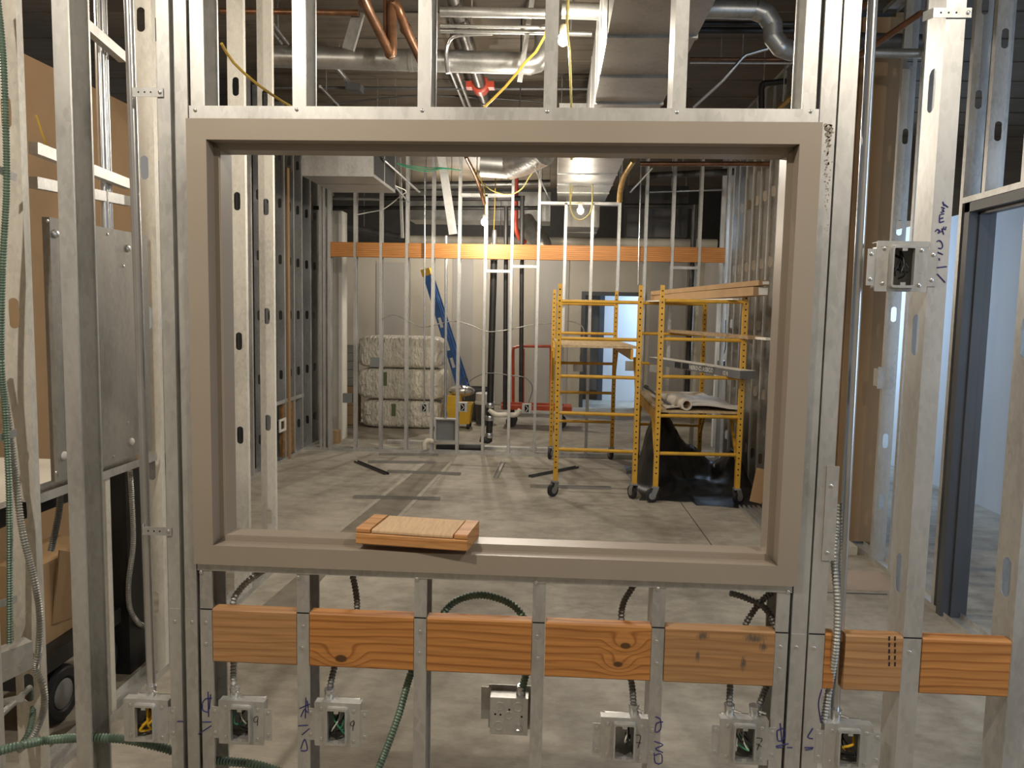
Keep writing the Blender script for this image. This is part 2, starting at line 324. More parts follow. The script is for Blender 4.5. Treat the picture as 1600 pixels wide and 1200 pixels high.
# trench patch filled with darker concrete, running towards the back wall, and a pale edge either side
def strip(name, pts, z, m, t=0.003):
    return MB().prism([(p[0], p[1], z) for p in pts], (0, 0, t)).build(name, m, fl)
a0 = WZ(510, 845); a1 = WZ(590, 843); b0 = WZ(665, 722); b1 = WZ(706, 722)
strip('trench_patch', [(a0.x, a0.y), (a1.x, a1.y), (b1.x, b1.y), (b0.x, b0.y)], 0.0, 'concrete_patch')
for (p, q) in ((a0, b0), (a1, b1)): strip('patch_edge', [(p.x - .02, p.y), (p.x + .02, p.y), (q.x + .02, q.y), (q.x - .02, q.y)], 0.001, 'concrete_edge')
a0 = WZ(395, 960); a1 = WZ(455, 960); b0 = WZ(528, 845); b1 = WZ(556, 845)
strip('trench_patch', [(a0.x, a0.y), (a1.x, a1.y), (b1.x, b1.y), (b0.x, b0.y)], 0.0, 'concrete_patch')
for pts in ([(720, 722), (720, 722)],): pass
for (p, q, wd) in ((WZ(1062, 783), WZ(1112, 852), .006), (WZ(700, 726), WZ(860, 733), .008), (WZ(1290, 926), WZ(1386, 929), .012)):
    d = (q - p).normalized(); n = V((-d.y, d.x, 0)) * wd / 2
    strip('saw_cut', [p - n, q - n, q + n, p + n], 0.0005, 'dark_steel', 0.002)
MB().prism([(1.75, 2.9, 0), (2.2, 2.9, 0), (2.2, 3.28, 0), (1.75, 3.28, 0)], (0, 0, .002)).build('floor_patch', 'pink_patch', fl)
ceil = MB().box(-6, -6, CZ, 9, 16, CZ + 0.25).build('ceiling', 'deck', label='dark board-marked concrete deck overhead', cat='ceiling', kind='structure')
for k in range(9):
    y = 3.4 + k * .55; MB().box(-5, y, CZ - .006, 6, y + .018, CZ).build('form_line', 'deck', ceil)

# ---- front wall: steel studs around the opening
wf = empty('wall_front', (-0.15, 0.06, 0), 'unfinished front wall of galvanized steel studs around the window frame', 'wall', kind='structure')
FW_, FH, FX0, FZ0 = 1.5378, 1.126, -0.920, 1.020           # window frame outside size and corner
HZ = FZ0 + FH; HZ1 = W(800, 168, YS).z; SZ = FZ0; SZ1 = W(800, 908, YS).z
def fx(px, py): return W(px, py, YS).x
kh = [0.33, 0.95, 1.57, 2.19, 2.81, 3.43]
KS = [(fx(80, 0), 'R', .041), (-1.572, 'L', .041), (fx(246, 140), 'L', FL), (fx(273, 140), 'R', FL), (fx(1283, 140), 'L', .038), (fx(1312, 140), 'R', .040), (fx(1479, 10), 'R', .045), (1.153, 'R', .045)]
for i, (x, o, f_) in enumerate(KS): stud(wf, x, YS, 0.0, CZ, o, [0.30, 0.92, 1.03 + .48, 2.17, 2.8, 3.4] if i < 6 else [1.045, 1.65, 2.235, 2.8, 3.4], fl=f_)
for (x, y_, l) in ((457, 0, 'R'), (652.5, 0, 'R'), (849.4, 0, 'R'), (1051, 0, 'R'), (298, 0, 'R'), (1254, 0, 'L')):
    stud(wf, fx(x, 150), YS, HZ1 - .02, CZ, l, [HZ1 + .55, HZ1 + 1.15])
BS = [fx(312.6, 940), fx(464, 940), fx(647.4, 940), fx(832.5, 940), fx(1020, 940), fx(1214, 940)]
for i, x in enumerate(BS): stud(wf, x, YS, 0.0, SZ - .005, 'L' if i == 5 else 'R', [0.30])
xh0 = fx(296, 175); xh1 = fx(1279, 180)
track(wf, xh0, xh1, YS - .0022, HZ - .012, True, WEB + .005, 'header_track', HZ1 - HZ + .012)
track(wf, fx(309, 890), fx(1237, 925), YS - .0022, SZ + .004, False, WEB + .005, 'sill_track', SZ - SZ1 + .006)
track(wf, -2.6, 2.2, YS - .004, CZ, False, WEB + .008, 'top_track'); track(wf, -2.0, 2.2, YS - .004, 0.0, True, WEB + .008, 'bottom_track')
for (px, py) in ((305, 172), (463.5, 171), (659.5, 172.5), (855, 174), (1058, 175), (1267, 174), (314, 894), (466, 902), (651, 905), (837, 910), (1028, 920), (1231, 925)):
    screw(wf, W(px, py, YS - .0024))
CUTZ = W(700, 967, YS).z
for i, (x, f_) in enumerate([(x, FL) for x in BS] + [(KS[j][0], KS[j][2]) for j in (2, 3, 4, 5, 6)]):
    MB().box(x, YS - .0012, 0.02, x + f_, YS - .0002, CUTZ - .002).build('flange_plate', 'steel', wf)
    if i not in (6, 7, 8): MB().box(x + .0005, YS - .0006, CUTZ - .002, x + f_ - .0005, YS - .0001, CUTZ + .0015).build('saw_cut', 'black_hole', wf)
    for z in ((.858, .800) if i < 6 else (.858,)): screw(wf, (x + .016 + random.uniform(-.003, .003), YS - .0014, z))
rs = random.Random(5); sm = MB()
for k in range(150):
    t = rs.random() ** 2.2; q = W(1296 - t * 5 + rs.gauss(0, 2.4), 196 + t * 170, YS - .0004)
    if KS[4][0] + .002 < q.x < KS[4][0] + .036:
        r_ = rs.uniform(.0008, .0024) * (1.5 - t); sm.lathe(q, (0, -1, 0), [(0, r_), (.0003, r_ * .9)], 6)
for (px, py, r_) in ((1293, 200, .008), (1290, 196, .005), (1298, 203, .005), (1292, 210, .005), (1292, 219, .003)): sm.lathe(W(px, py, YS - .0004), (0, -1, 0), [(0, r_), (.0005, r_ * .9)], 9)
sm.build('paint_smear', 'frame_paint', wf, kind='stuff')
# ---- hollow-metal window frame
win = empty('window_1', (FX0 + FW_ / 2, 0.05, FZ0), 'taupe painted steel window frame without glass in the stud wall', 'window frame', kind='structure')
def sweep_frame(x0, z0, w_, h, prof, m, parent, names, n_out):
    corners = [(x0, z0, 1, 1), (x0 + w_, z0, -1, 1), (x0 + w_, z0 + h, -1, -1), (x0, z0 + h, 1, -1)]
    for i in range(4):
        a, c = corners[i], corners[(i + 1) % 4]; b = MB(); n = len(prof); vs = []
        for (cx, cz, sx, sz) in (a, c):
            for (d, s_) in prof: vs.append((cx + sx * s_, d, cz + sz * s_))
        b.add(vs, [(k, (k + 1) % n, n + (k + 1) % n, n + k) for k in range(n)] + [tuple(range(n))[::-1], tuple(range(n, 2 * n))])
        b.build(names[i], m, parent)
FACE = 0.0508
prof = [(0.0, 0.0), (0.0, FACE), (0.045, FACE), (0.045, FACE + .016), (0.106, FACE + .016), (0.106, FACE), (0.151, FACE), (0.151, 0.0), (0.149, 0.0), (0.149, FACE - .002), (0.108, FACE - .002), (0.108, FACE + .014), (0.043, FACE + .014), (0.043, FACE - .002), (0.002, FACE - .002), (0.002, 0.0)]
sweep_frame(FX0, FZ0, FW_, FH, prof, 'frame_paint', win, ['sill', 'jamb', 'head', 'jamb'], 0)

# ---- left side wall (runs away from the camera at x = -1.8)
wl = empty('wall_left', (-1.8, 1.7, 0), 'galvanized stud side wall to the left, carrying the steel panel', 'wall', kind='structure')
LX = -1.754
lh = [0.34, 0.96, 1.60, 2.27, 2.9, 3.4]
for (y, o, hs) in ((0.585, 'R', [.35, .97, 1.65, 2.3, 2.95]), (1.44, 'R', [.33, .95, 1.63, 2.28, 2.9]), (1.56, 'R', [.33, .95, 1.63, 2.28, 2.9]), (2.43, 'R', [.33, .947, 1.489, 2.275, 2.9]), (2.865, 'R', [.35, .957, 1.63, 2.301, 2.95])):
    stud(wl, LX, y, 0.0, CZ, o, hs, PI / 2, m='steel_dusty')
stud(wl, LX - .01, 1.02, 0.0, 1.0, 'R', (), PI / 2, m='steel_dusty')
trackY(wl, -0.3, 2.9, LX - WEB - .002, 0, True); trackY(wl, -.3, 2.9, LX - WEB - .002, CZ, False)
trackY(wl, 0.62, 1.40, LX - WEB - .002, 1.0, True, name='cross_track')
# ---- inner room: back wall, left wall, right wall
wb = empty('wall_back', (-0.2, 7.15, 0), 'open back wall of thin galvanized studs with tan light behind', 'wall', kind='structure')
XB = -2.3616; SP = 0.3048; YB = 7.1
for i in range(-1, 15):
    x = XB + SP * i; top = CZ
    if i == 5: top = W(757, 304, YB).z
    if i in (8, 9): top = W(900, 317, YB).z
    o = 'L' if i > 5 else 'R'
    stud(wb, x, YB, 0, top, o, [0.33, .95, 1.6, 2.2, 2.8, 3.3])
stud(wb, XB - SP - .10, YB, 0, CZ, 'L', [.95, 1.6, 2.2]); stud(wb, XB - SP - .06, YB, 0, CZ, 'R', [.95, 1.6, 2.2])
track(wb, -2.95, 1.95, YB - .002, 0, True); track(wb, -2.95, 1.95, YB - .002, CZ, False)
z = W(757, 304, YB).z; track(wb, XB + 4 * SP + .03, XB + 6 * SP, YB, z - .02, True, name='header_track')
z = W(900, 317, YB).z; track(wb, XB + 7 * SP + .03, XB + 10 * SP, YB, z - .02, True, name='header_track')
for (i, py) in ((5, 424), (6, 416), (12, 414)):
    z = W(800, py, YB).z; MB().box(XB + i * SP + .03, YB + .002, z - .016, XB + (i + 1) * SP, YB + .03, z + .016).build('brace', 'steel', wb)
wli = empty('wall_far_left', (-2.98, 6.4, 0), 'dark stud wall on the far left side of the inner room', 'wall', kind='structure')
for i, y in enumerate((5.5, 5.8, 6.1, 6.42, 6.72, 7.0, 7.32, 7.62)): stud(wli, -2.94, y, 0, CZ, 'R', [.33, .95, 1.6, 2.2, 2.8, 3.3], PI / 2)
trackY(wli, 5.4, 7.8, -2.94 - WEB - .002, 0, True); MB().box(-3.06, 5.4, 0, -3.045, 8.0, CZ).build('shade_backing', 'unlit_void', wli)  # near-black sheet behind the studs, its colour standing in for unlit space
p = WX(450, 400, -2.93); MB().box(-2.95, p.y - .02, 0, -2.925, p.y + .05, W(450, 262, p.y).z).build('board_edge', 'kraft', wli)
MB().box(-2.99, 6.36, .045, -2.95, 6.78, .62).build('insulation_batt', 'insulation', wli)
MB().bar((-2.945, 6.15, .66), (-2.945, 7.05, .66), .01, .04).build('cross_channel', 'steel', wli)
wr = empty('wall_right', (2.0, 5.5, 0), 'stud wall of the inner room behind the scaffolds, brown board backing', 'wall', kind='structure')
RX = 1.95
for y in (4.0, 4.3, 4.61, 4.915, 5.22, 5.525, 5.83, 6.135, 6.44, 6.745, 7.0): stud(wr, RX + WEB, y, 0, CZ, 'L', [.33, .95, 1.6, 2.2, 2.85, 3.4], PI / 2)
trackY(wr, 3.95, 7.15, RX - .002, 0, True); trackY(wr, 3.95, 7.15, RX - .002, CZ, False)
for k in range(2): MB().box(RX + WEB, 3.95 + k * 1.22, .01, RX + WEB + .013, 3.95 + (k + 1) * 1.22 - .003, CZ - .1).build('backing_board', 'kraft_grey', wr)
MB().box(RX + WEB, 6.393, .01, RX + WEB + .013, 7.2, 2.45).build('backing_board', 'kraft_grey', wr)
MB().box(1.93, 3.93, 0.02, 2.12, 3.945, CZ - .05).build('end_board', 'kraft', wr); MB().box(2.123, 3.92, 0.02, 2.42, 3.935, CZ - .05).build('end_board', 'kraft', wr)
# ---- corridor wall with the grey door frame on the right
wc = empty('wall_right_corridor', (2.3, 3.0, 0), 'corridor stud wall lit blue by daylight, right of the opening', 'wall', kind='structure')
CX = 2.25
for y in (3.52, 3.22, 2.62): stud(wc, CX + WEB, y, 0, CZ, 'R', [.42, .85, 1.30, 1.72, 2.3, 2.9, 3.4], PI / 2)
for y in (2.40, 2.05, 1.70, 1.3): stud(wc, CX + WEB, y, 2.36, CZ, 'R', [2.68, 3.15], PI / 2)
trackY(wc, 2.58, 3.9, CX - .002, 0, True); trackY(wc, 1.0, 2.5, CX - .002, 0, True); trackY(wc, .9, 3.9, CX - .002, CZ, False); trackY(wc, 1.2, 2.62, CX - .002, 2.335, True, name='header_track')
dr = empty('door_1', (2.3, 2.0, 0), 'dark grey steel door frame without a door leaf', 'door frame', kind='structure')
DY = 2.52; DZ = 2.33
dprof = [(-0.0, 0), (0, FACE), (.05, FACE), (.05, FACE + .016), (.1, FACE + .016), (.1, FACE), (.146, FACE), (.146, 0)]
def jamb(y0, s_):
    b = MB(); b.prism([(CX - .01 + d, y0 - s_ * q, 0) for (d, q) in dprof], (0, 0, DZ)); return b.build('jamb', 'frame_grey', dr)
jamb(DY + FACE, 1); jamb(DY - 1.02 - FACE, -1)
MB().prism([(CX - .01 + d, DY + FACE, DZ - q) for (d, q) in dprof], (0, -1.02 - 2 * FACE, 0)).build('head', 'frame_grey', dr)
# ---- right room beyond the door frame
MB().box(3.93, -1.4, 0, 4.03, 8.2, 2.72).build('wall_right_room', 'white_wall', label='smooth white wall of the daylit room beyond the grey door frame', cat='wall', kind='structure')
MB().box(2.36, 3.95, 0, 2.42, 8.1, CZ).build('wall_right_room_side', 'kraft', label='brown paper-faced side wall of the daylit room behind the brown boards', cat='wall', kind='structure')
MB().box(2.06, 8.1, 0, 3.93, 8.2, CZ).build('wall_right_room_end', 'white_wall', label='pale end wall of the daylit room at the right', cat='wall', kind='structure')
# ---- far walls behind the back studs
YF = 12.0
wz = 2.62; dx0 = W(913, 470, YF).x; dx1 = W(1003, 470, YF).x; dzt = 2.02
wfar = MB().box(-4.2, YF, 0, dx0, YF + .12, wz).box(dx1, YF, 0, 4.5, YF + .12, wz).box(dx0, YF, dzt, dx1, YF + .12, wz).build('wall_far', 'drywall', label='taped drywall wall at the far end behind the open studs', cat='wall', kind='structure')
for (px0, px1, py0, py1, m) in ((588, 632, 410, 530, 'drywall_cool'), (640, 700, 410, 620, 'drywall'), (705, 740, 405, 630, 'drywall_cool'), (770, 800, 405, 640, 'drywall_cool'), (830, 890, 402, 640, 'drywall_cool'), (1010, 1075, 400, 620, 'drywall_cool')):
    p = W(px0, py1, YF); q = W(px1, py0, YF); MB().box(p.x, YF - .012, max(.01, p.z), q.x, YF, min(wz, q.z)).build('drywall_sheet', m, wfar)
MB().box(-4.2, YF + .13, wz - .2, 4.5, YF + .25, CZ).build('far_shade_sheet', 'unlit_void', label='dark sheet standing in for the unlit space above the far drywall', cat='wall', kind='structure')  # near-black sheet, darkness above the far drywall put into its colour
df = empty('door_2', ((dx0 + dx1) / 2, YF, 0), 'dark door frame in the far drywall, pale blue hall behind', 'door frame', kind='structure')
MB().box(dx0 - .05, YF - .02, 0, dx0 + .02, YF + .14, dzt + .05).build('jamb', 'frame_grey', df); MB().box(dx1 - .02, YF - .02, 0, dx1 + .05, YF + .14, dzt + .05).build('jamb', 'frame_grey', df)
MB().box(dx0 + .02, YF - .02, dzt - .02, dx1 - .02, YF + .14, dzt + .05).build('head', 'frame_grey', df)
MB().box(-1.5, 15.2, 0, 4.5, 15.3, 3.2).build('wall_hall', 'white_wall', label='pale wall of the hall seen through the far door', cat='wall', kind='structure')
xj = W(939, 540, 13.2).x; MB().box(xj - .05, 13.2, 0, xj + .05, 13.34, 2.1).build('trim_1', 'frame_grey', label='dark upright door jamb standing in the pale hall', cat='jamb', kind='structure')
MB().box(xj + .05, 13.22, 0, xj + 2.2, 13.3, 3.0).build('wall_hall_side', 'white_wall', label='bluish white wall beside the dark jamb in the hall', cat='wall', kind='structure')
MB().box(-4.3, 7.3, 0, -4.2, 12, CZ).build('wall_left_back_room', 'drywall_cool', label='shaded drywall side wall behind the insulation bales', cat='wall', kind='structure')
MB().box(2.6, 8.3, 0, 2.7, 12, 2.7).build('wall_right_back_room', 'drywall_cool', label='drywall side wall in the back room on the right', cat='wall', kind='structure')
p = W(520, 690, 7.9); q = W(536, 690, 7.9)
MB().box(p.x, 7.85, 0, q.x, 8.1, W(525, 330, 7.9).z).build('trim_2', 'white_board', label='narrow white drywall pier behind the leftmost back studs', cat='pier', kind='structure')
# tan board wall seen far left between the studs, rear wall behind the photographer
MB().box(-3.6, -1.5, 0, -3.5, 4.5, 3.3).build('wall_left_board', 'kraft', label='tan paper-faced board wall at far left behind the studs', cat='wall', kind='structure')
MB().box(-6, -5.6, 0, 9, -5.5, CZ).build('wall_rear', 'drywall', label='drywall behind the photographer', cat='wall', kind='structure')
# ================================================================== LAMPS
def lamp(px, py, Y, power, label, r=.032, cordpts=None, cm='cord_lime', z=None, loc=None):
    p = loc if loc else W(px, py, Y); root = empty('temporary_lamp', p, label, 'lamp')
    MB().sphere(p, r, 16, 10, (1, 1, 1.12)).build('bulb', 'bulb', root)
    MB().lathe(p + V((0, 0, r * .9)), (0, 0, 1), [(0, .017), (.01, .022), (.045, .022), (.055, .012)], 14).build('socket', 'white_plastic', root)
    if cordpts: MB().tube(spline([p + V((0, 0, r + .05))] + cordpts, .05), .006, 6).build('cord', cm, root)
    l = point('lamp_light', p + V((0, 0, -r * 1.2 - .03)), power, LAMPC, .03); l.location = V((0, 0, -.075)); l.parent = root
    return root
LAMPC = (1.0, 0.905, 0.775)
lamp(880, 62, 2.67, 40, 'bare bulb glowing beside the near sheet-metal duct under the deck', cordpts=[W(887, 30, 2.7), V((.03, 2.7, CZ))])
lamp(757, 347, 6.6, 32, 'brightest bare bulb hanging in front of the back studs by black pipes', .036, cordpts=[W(757, 300, 6.9), W(746, 270, 6.8), W(728, 245, 6.6), V((-1.0, 6.3, CZ))], cm='cord_yellow')
lamp(907, 329, 6.3, 9, 'bare bulb in a looped yellow cord under the far duct', .034, cordpts=[W(892, 318, 6.3), V((.14, 6.3, 2.93)), V((.15, 6.3, 2.998))])
lamp(770, 388, 7.4, 8, 'small bulb glinting among clear covers behind the back studs', .02, cordpts=[W(772, 350, 7.4), W(775, 250, 7.4), V((-.75, 7.4, CZ))], cm='cord_yellow')
lamp(0, 0, 0, 80, 'bare work bulb above and behind the photographer at left', loc=V((-1.25, -1.35, 3.3)), cordpts=[V((-1.25, -1.35, 3.6)), V((-1.25, -1.3, CZ))])
lamp(0, 0, 0, 62, 'bare work bulb above and behind the photographer at right', loc=V((1.35, -1.6, 3.35)), cordpts=[V((1.35, -1.6, 3.6)), V((1.4, -1.6, CZ))])
lamp(0, 0, 0, 46, 'added bulb brightening the inner room, unseen behind the frame head', loc=V((-0.3, 4.0, 2.98)), cordpts=[V((-0.3, 4.0, 3.4)), V((-0.3, 4.0, CZ))], cm='wire_black')  # added to brighten the inner room, kept out of sight behind the head
lamp(0, 0, 0, 95, 'added bulb lighting the far wall, unseen behind the wide duct', loc=V((-1.2, 10.45, 3.3)), cordpts=[V((-1.2, 10.45, 3.5)), V((-1.2, 10.45, CZ))]); lamp(0, 0, 0, 22, 'bare work bulb over the left cubicle', loc=V((-2.6, 0.9, 3.2)), cordpts=[V((-2.6, .9, 3.5)), V((-2.6, .95, CZ))])  # back-room bulb is added to light the far wall, unseen behind the duct
# ================================================================== FRONT WALL FITTINGS
wood('fir_plain', FIR, FIRD); wood('fir_pale', (0.50, 0.27, 0.115), (0.38, 0.18, 0.065))
k1 = W(531, 1032, 0); k2 = W(978, 1012, 0); k3 = W(966, 1041, 0); k4 = W(565, 985, 0)
wood('fir_knots', FIR, FIRD, [(k1.x, k1.z, .011), (k2.x, k2.z, .009), (k3.x, k3.z, .008)])
sst = [(*(lambda p: (p.x, p.z))(W(px, py, YS)), a, c) for (px, py, a, c) in ((1098, 993, .016, .011), (1178, 997, .030, .012), (1192, 1010, .012, .012), (1161, 1036, .008, .022), (1090, 1024, .006, .016))]
wood('fir_stained', (0.46, 0.25, 0.105), (0.37, 0.18, 0.07), None, sst)
def lumber(b, x0, x1, y0, y1, z0, z1, c=.004):
    return b.prism([(x0, y0 + c, z0), (x0, y0, z0 + c), (x0, y0, z1 - c), (x0, y0 + c, z1), (x0, y1 - c, z1), (x0, y1, z1 - c), (x0, y1, z0 + c), (x0, y1 - c, z0)], (x1 - x0, 0, 0))
R2 = KS[5][0] + .040; SR = KS[6][0]
blk = [(BS[0] + FL + .002, BS[1] - .001, 'fir_pale', 'pale fir blocking under the window frame, leftmost, plain clear grain'),
       (BS[1] + FL + .002, BS[2] - .001, 'fir_knots', 'orange fir blocking with one large knot at its lower edge'),
       (BS[2] + FL + .002, BS[3] - .001, 'fir_plain', 'straight-grained orange fir blocking under the middle of the frame'),
       (BS[3] + FL + .002, BS[4] - .001, 'fir_knots', 'orange fir blocking with two dark knots near its right end'),
       (BS[4] + FL + .002, BS[5] - .001, 'fir_stained', 'dull fir blocking with grey smudges right of the two-knot piece'),
       (R2 + .001, W(1303, 1030, YS).x, 'fir_plain', 'short sliver of fir blocking beside the right king studs'),
       (W(1319, 1030, YS).x, SR - .001, 'fir_pale', 'short stamped fir blocking left of the stud with blue writing'),
       (SR + .047, 1.151, 'fir_plain', 'dark-lined fir blocking at the right edge of the photo')]
for (x0, x1, m, lab) in blk:
    b = MB(); lumber(b, x0, x1, YS - .003, YS + .036, .752, .897); o = b.build('wood_blocking', m, label=lab, cat='wood block', group='fir blocking between the front studs')
    if 'stamped' in lab:
        for k in range(5):
            for q in range(2):
                p = W(1387 + q * 9, 1000 + k * 10, YS); MB().box(p.x, YS - .0036, p.z, p.x + .004, YS - .0029, p.z + .011).build('grade_stamp', 'ink_black', o)
# electrical boxes
def rrect(cx, cz, w_, h, r, y, n=3):
    o = []
    for (sx, sz, a0) in ((1, 1, 0), (-1, 1, 90), (-1, -1, 180), (1, -1, 270)):
        for k in range(n + 1):
            a = math.radians(a0 + 90 * k / n); o.append((cx + sx * (w_ / 2 - r) + r * math.cos(a), y, cz + sz * (h / 2 - r) + r * math.sin(a)))
    return o
INK = 'ink_black'
def stroke(parent, pts, Y, m='ink_blue', r=.0015, name='marker_writing'):
    for line in pts:
        q = [W(p[0], p[1], Y) for p in line]
        MB().tube(spline(q, .006) if len(q) > 2 else q, r, 6).build(name, m, parent)
def ebox(px, py, label, wires, tabs=(1, 1), conn=(), y0=YS - .004, off=0.0, bw=.122, mark=None, wm='wire_green'):
    c = W(px, py, y0); root = empty('electrical_box', (c.x, y0, c.z - .06), label, 'electrical box', 'open outlet boxes on the studs')
    h = .118; x, z_ = c.x, c.z
    b = MB(); b.ringplate(rrect(x, z_, .1, .1, .004, y0 + .002), rrect(x, z_, .096, .096, .003, y0 + .002), 0, (0, .052, 0)); b.box(x - .05, y0 + .052, z_ - .05, x + .05, y0 + .054, z_ + .05)
    bx = b.build('back_box', 'steel_box', root)
    for (kx, kz) in ((-.022, .025), (.02, .022), (-.02, -.024)): MB().lathe((x + kx, y0 + .052, z_ + kz), (0, -1, 0), [(0, .011), (.001, .011), (.0012, .009)], 14).build('knockout', 'steel_box', bx)
    b = MB(); b.ringplate(rrect(x, z_, bw, h, .003, y0), rrect(x + off, z_, .054, .096, .004, y0), 0, (0, .0018, 0))
    b.box(x - bw / 2, y0 - .0006, z_ + h / 2 - .012, x + bw / 2, y0 + .0, z_ + h / 2 + .002)
    b.box(x - bw / 2, y0, z_ + h / 2 - .002, x + bw / 2, y0 + .028, z_ + h / 2)
    for i, s_ in enumerate((-1, 1)):
        if tabs[i]:
            xa = x + s_ * bw / 2; xb = x + s_ * (bw / 2 + .020); b.box(min(xa, xb), y0 + .0016, z_ - .045, max(xa, xb), y0 + .0034, z_ + .042)
    br = b.build('bracket', 'steel_box', root)
    b = MB(); o1 = rrect(x + off, z_, .060, .104, .008, y0); i1 = rrect(x + off, z_, .047, .088, .003, y0); o2 = rrect(x + off, z_, .056, .100, .008, y0 - .013); i2 = rrect(x + off, z_, .047, .088, .003, y0 - .013); n = len(o1)
    b.add(o1 + o2 + i2 + i1, [(k + q * n, (k + 1) % n + q * n, (k + 1) % n + (q + 1) * n, k + (q + 1) * n) for q in range(3) for k in range(n)])
    for s_ in (-1, 1): b.box(x + off - .006, y0 - .0125, z_ + s_ * .044 - (.007 if s_ > 0 else 0), x + off + .006, y0 - .011, z_ + s_ * .044 + (0 if s_ > 0 else .007))
    b.build('mud_ring', 'steel_box', root)
    for (sx, sz) in ((-.043, .043), (.043, -.043), (-.043, -.04), (.044, .04)): screw(root, (x + sx, y0 - .0002, z_ + sz))
    for i, s_ in enumerate((-1, 1)):
        if tabs[i]:
            for sz in (-.03, .03): screw(root, (x + s_ * (bw / 2 + .011), y0 + .0014, z_ + sz))
    for i, wmat in enumerate(wires):
        r0 = random.Random(i * 7 + int(px)); pts = [(x + off + r0.uniform(-.02, .02), y0 + .045, z_ + .04), (x + off + r0.uniform(-.022, .022), y0 + .012, z_ + r0.uniform(0, .03)), (x + off + r0.uniform(-.022, .022), y0 + .004, z_ + r0.uniform(-.03, 0)), (x + off + r0.uniform(-.022, .022), y0 + .03, z_ + r0.uniform(-.035, .02))]
        MB().tube(spline(pts, .006), .0021 if wmat != 'wire_yellow' else .0034, 7).build('wire', wmat, root)
    for (kx, ky) in conn:
        q = W(kx, ky, y0 + .03); zt = z_ + h / 2 - .01
        cn = MB().lathe((q.x, y0 + .03, zt), (0, 0, 1), [(0, .015), (.004, .015), (.006, .0125), (.028, .0125), (.03, .014), (.036, .014), (.036, .010)], 14).build('connector', 'emt', root)
        MB().cyl((q.x + .01, y0 + .02, zt + .026), (q.x + .026, y0 + .012, zt + .024), .0028, 8).build('clamp_screw', 'screw_steel', cn)
    if mark: stroke(root, mark, y0 - .0008, 'ink_black', .0008)
    return root
Bx = {}
Bx[1] = ebox(228, 1127, 'outlet box with fat yellow wires at the foot of the left steel conduit', ['wire_yellow'] * 4 + ['wire_black'], (0, 1), [(237, 1085)])
Bx[2] = ebox(377, 1130, 'outlet box marked 9 on the stud under the leftmost fir block', ['wire_green', 'wire_white', 'wire_black', 'wire_black'], (1, 1), [(367, 1085)], mark=[[(402, 1119), (397, 1122), (397, 1128), (402, 1127), (403, 1120), (402, 1134)]])
Bx[3] = ebox(527, 1133, 'outlet box marked 9 below the fir block with the large knot', ['wire_green', 'wire_white', 'wire_black', 'wire_black', 'wire_green'], (1, 1), [(515, 1092)], mark=[[(553, 1126), (548, 1129), (548, 1134), (553, 1133), (553, 1127), (551, 1142)]])
Bx[5] = ebox(975, 1157, 'outlet box marked 7 below the two-knot fir block', ['wire_white', 'wire_black', 'wire_black'], (1, 1), [(990, 1115)], mark=[[(993, 1149), (1001, 1150), (997, 1169)], [(994, 1160), (1002, 1161)]])
Bx[6] = ebox(1162, 1160, 'outlet box with two cable connectors at the right end studs', ['wire_green', 'wire_white', 'wire_white', 'wire_black', 'wire_black'], (1, 1), [(1139, 1115), (1178, 1117)], mark=[[(1181, 1153), (1191, 1154), (1189, 1160)], [(1182, 1162), (1190, 1167)], [(1187, 1162), (1183, 1172)]])
Bx[7] = ebox(1325, 1168, 'outlet box with yellow wire loop at the foot of the right steel conduit', ['wire_yellow', 'wire_black', 'wire_black'], (1, 1), [(1305, 1128)])
Bx[8] = ebox(1409, 417, 'outlet box lit blue high on the stud with blue writing', ['wire_black'] * 4, (1, 1), [])
# reversed box seen from behind
c = W(795, 1119, YS + .03); rb = empty('junction_box', (c.x, c.y, c.z - .055), 'square steel box seen from its closed back in the middle stud bay', 'electrical box')
bb = MB().box(c.x - .05, c.y, c.z - .052, c.x + .05, c.y + .05, c.z + .05).build('back_box', 'steel_box', rb)
for (kx, kz, r_) in ((-.024, .026, .0125), (.024, .026, .0135), (-.026, -.028, .0135), (0, .002, .012)):
    MB().lathe((c.x + kx, c.y, c.z + kz), (0, -1, 0), [(0, r_), (.0012, r_ - .0006), (.0014, r_ - .003), (.0004, r_ - .0035)], 18).build('knockout', 'steel_box', bb)
MB().lathe((c.x + .025, c.y, c.z - .03), (0, -1, 0), [(0, .010), (.003, .010), (.004, .007), (.002, .005)], 14).build('ground_screw', 'emt', bb)
for (kx, kz) in ((-.036, .004), (-.022, .003), (.034, .0), (.001, .018)): MB().lathe((c.x + kx, c.y - .0002, c.z + kz), (0, -1, 0), [(0, .0028), (.0004, .0028)], 10).build('punched_hole', 'black_hole', bb)
MB().box(c.x - .078, c.y + .045, c.z - .035, c.x - .05, c.y + .047, c.z + .055).box(c.x - .058, c.y + .047, c.z - .06, c.x + .06, c.y + .049, c.z + .062).build('bracket', 'steel_box', rb)
cn = MB().lathe((c.x + .03, c.y + .025, c.z + .045), (0, 0, 1), [(0, .013), (.028, .013), (.03, .0105)], 14).build('connector', 'emt', rb)
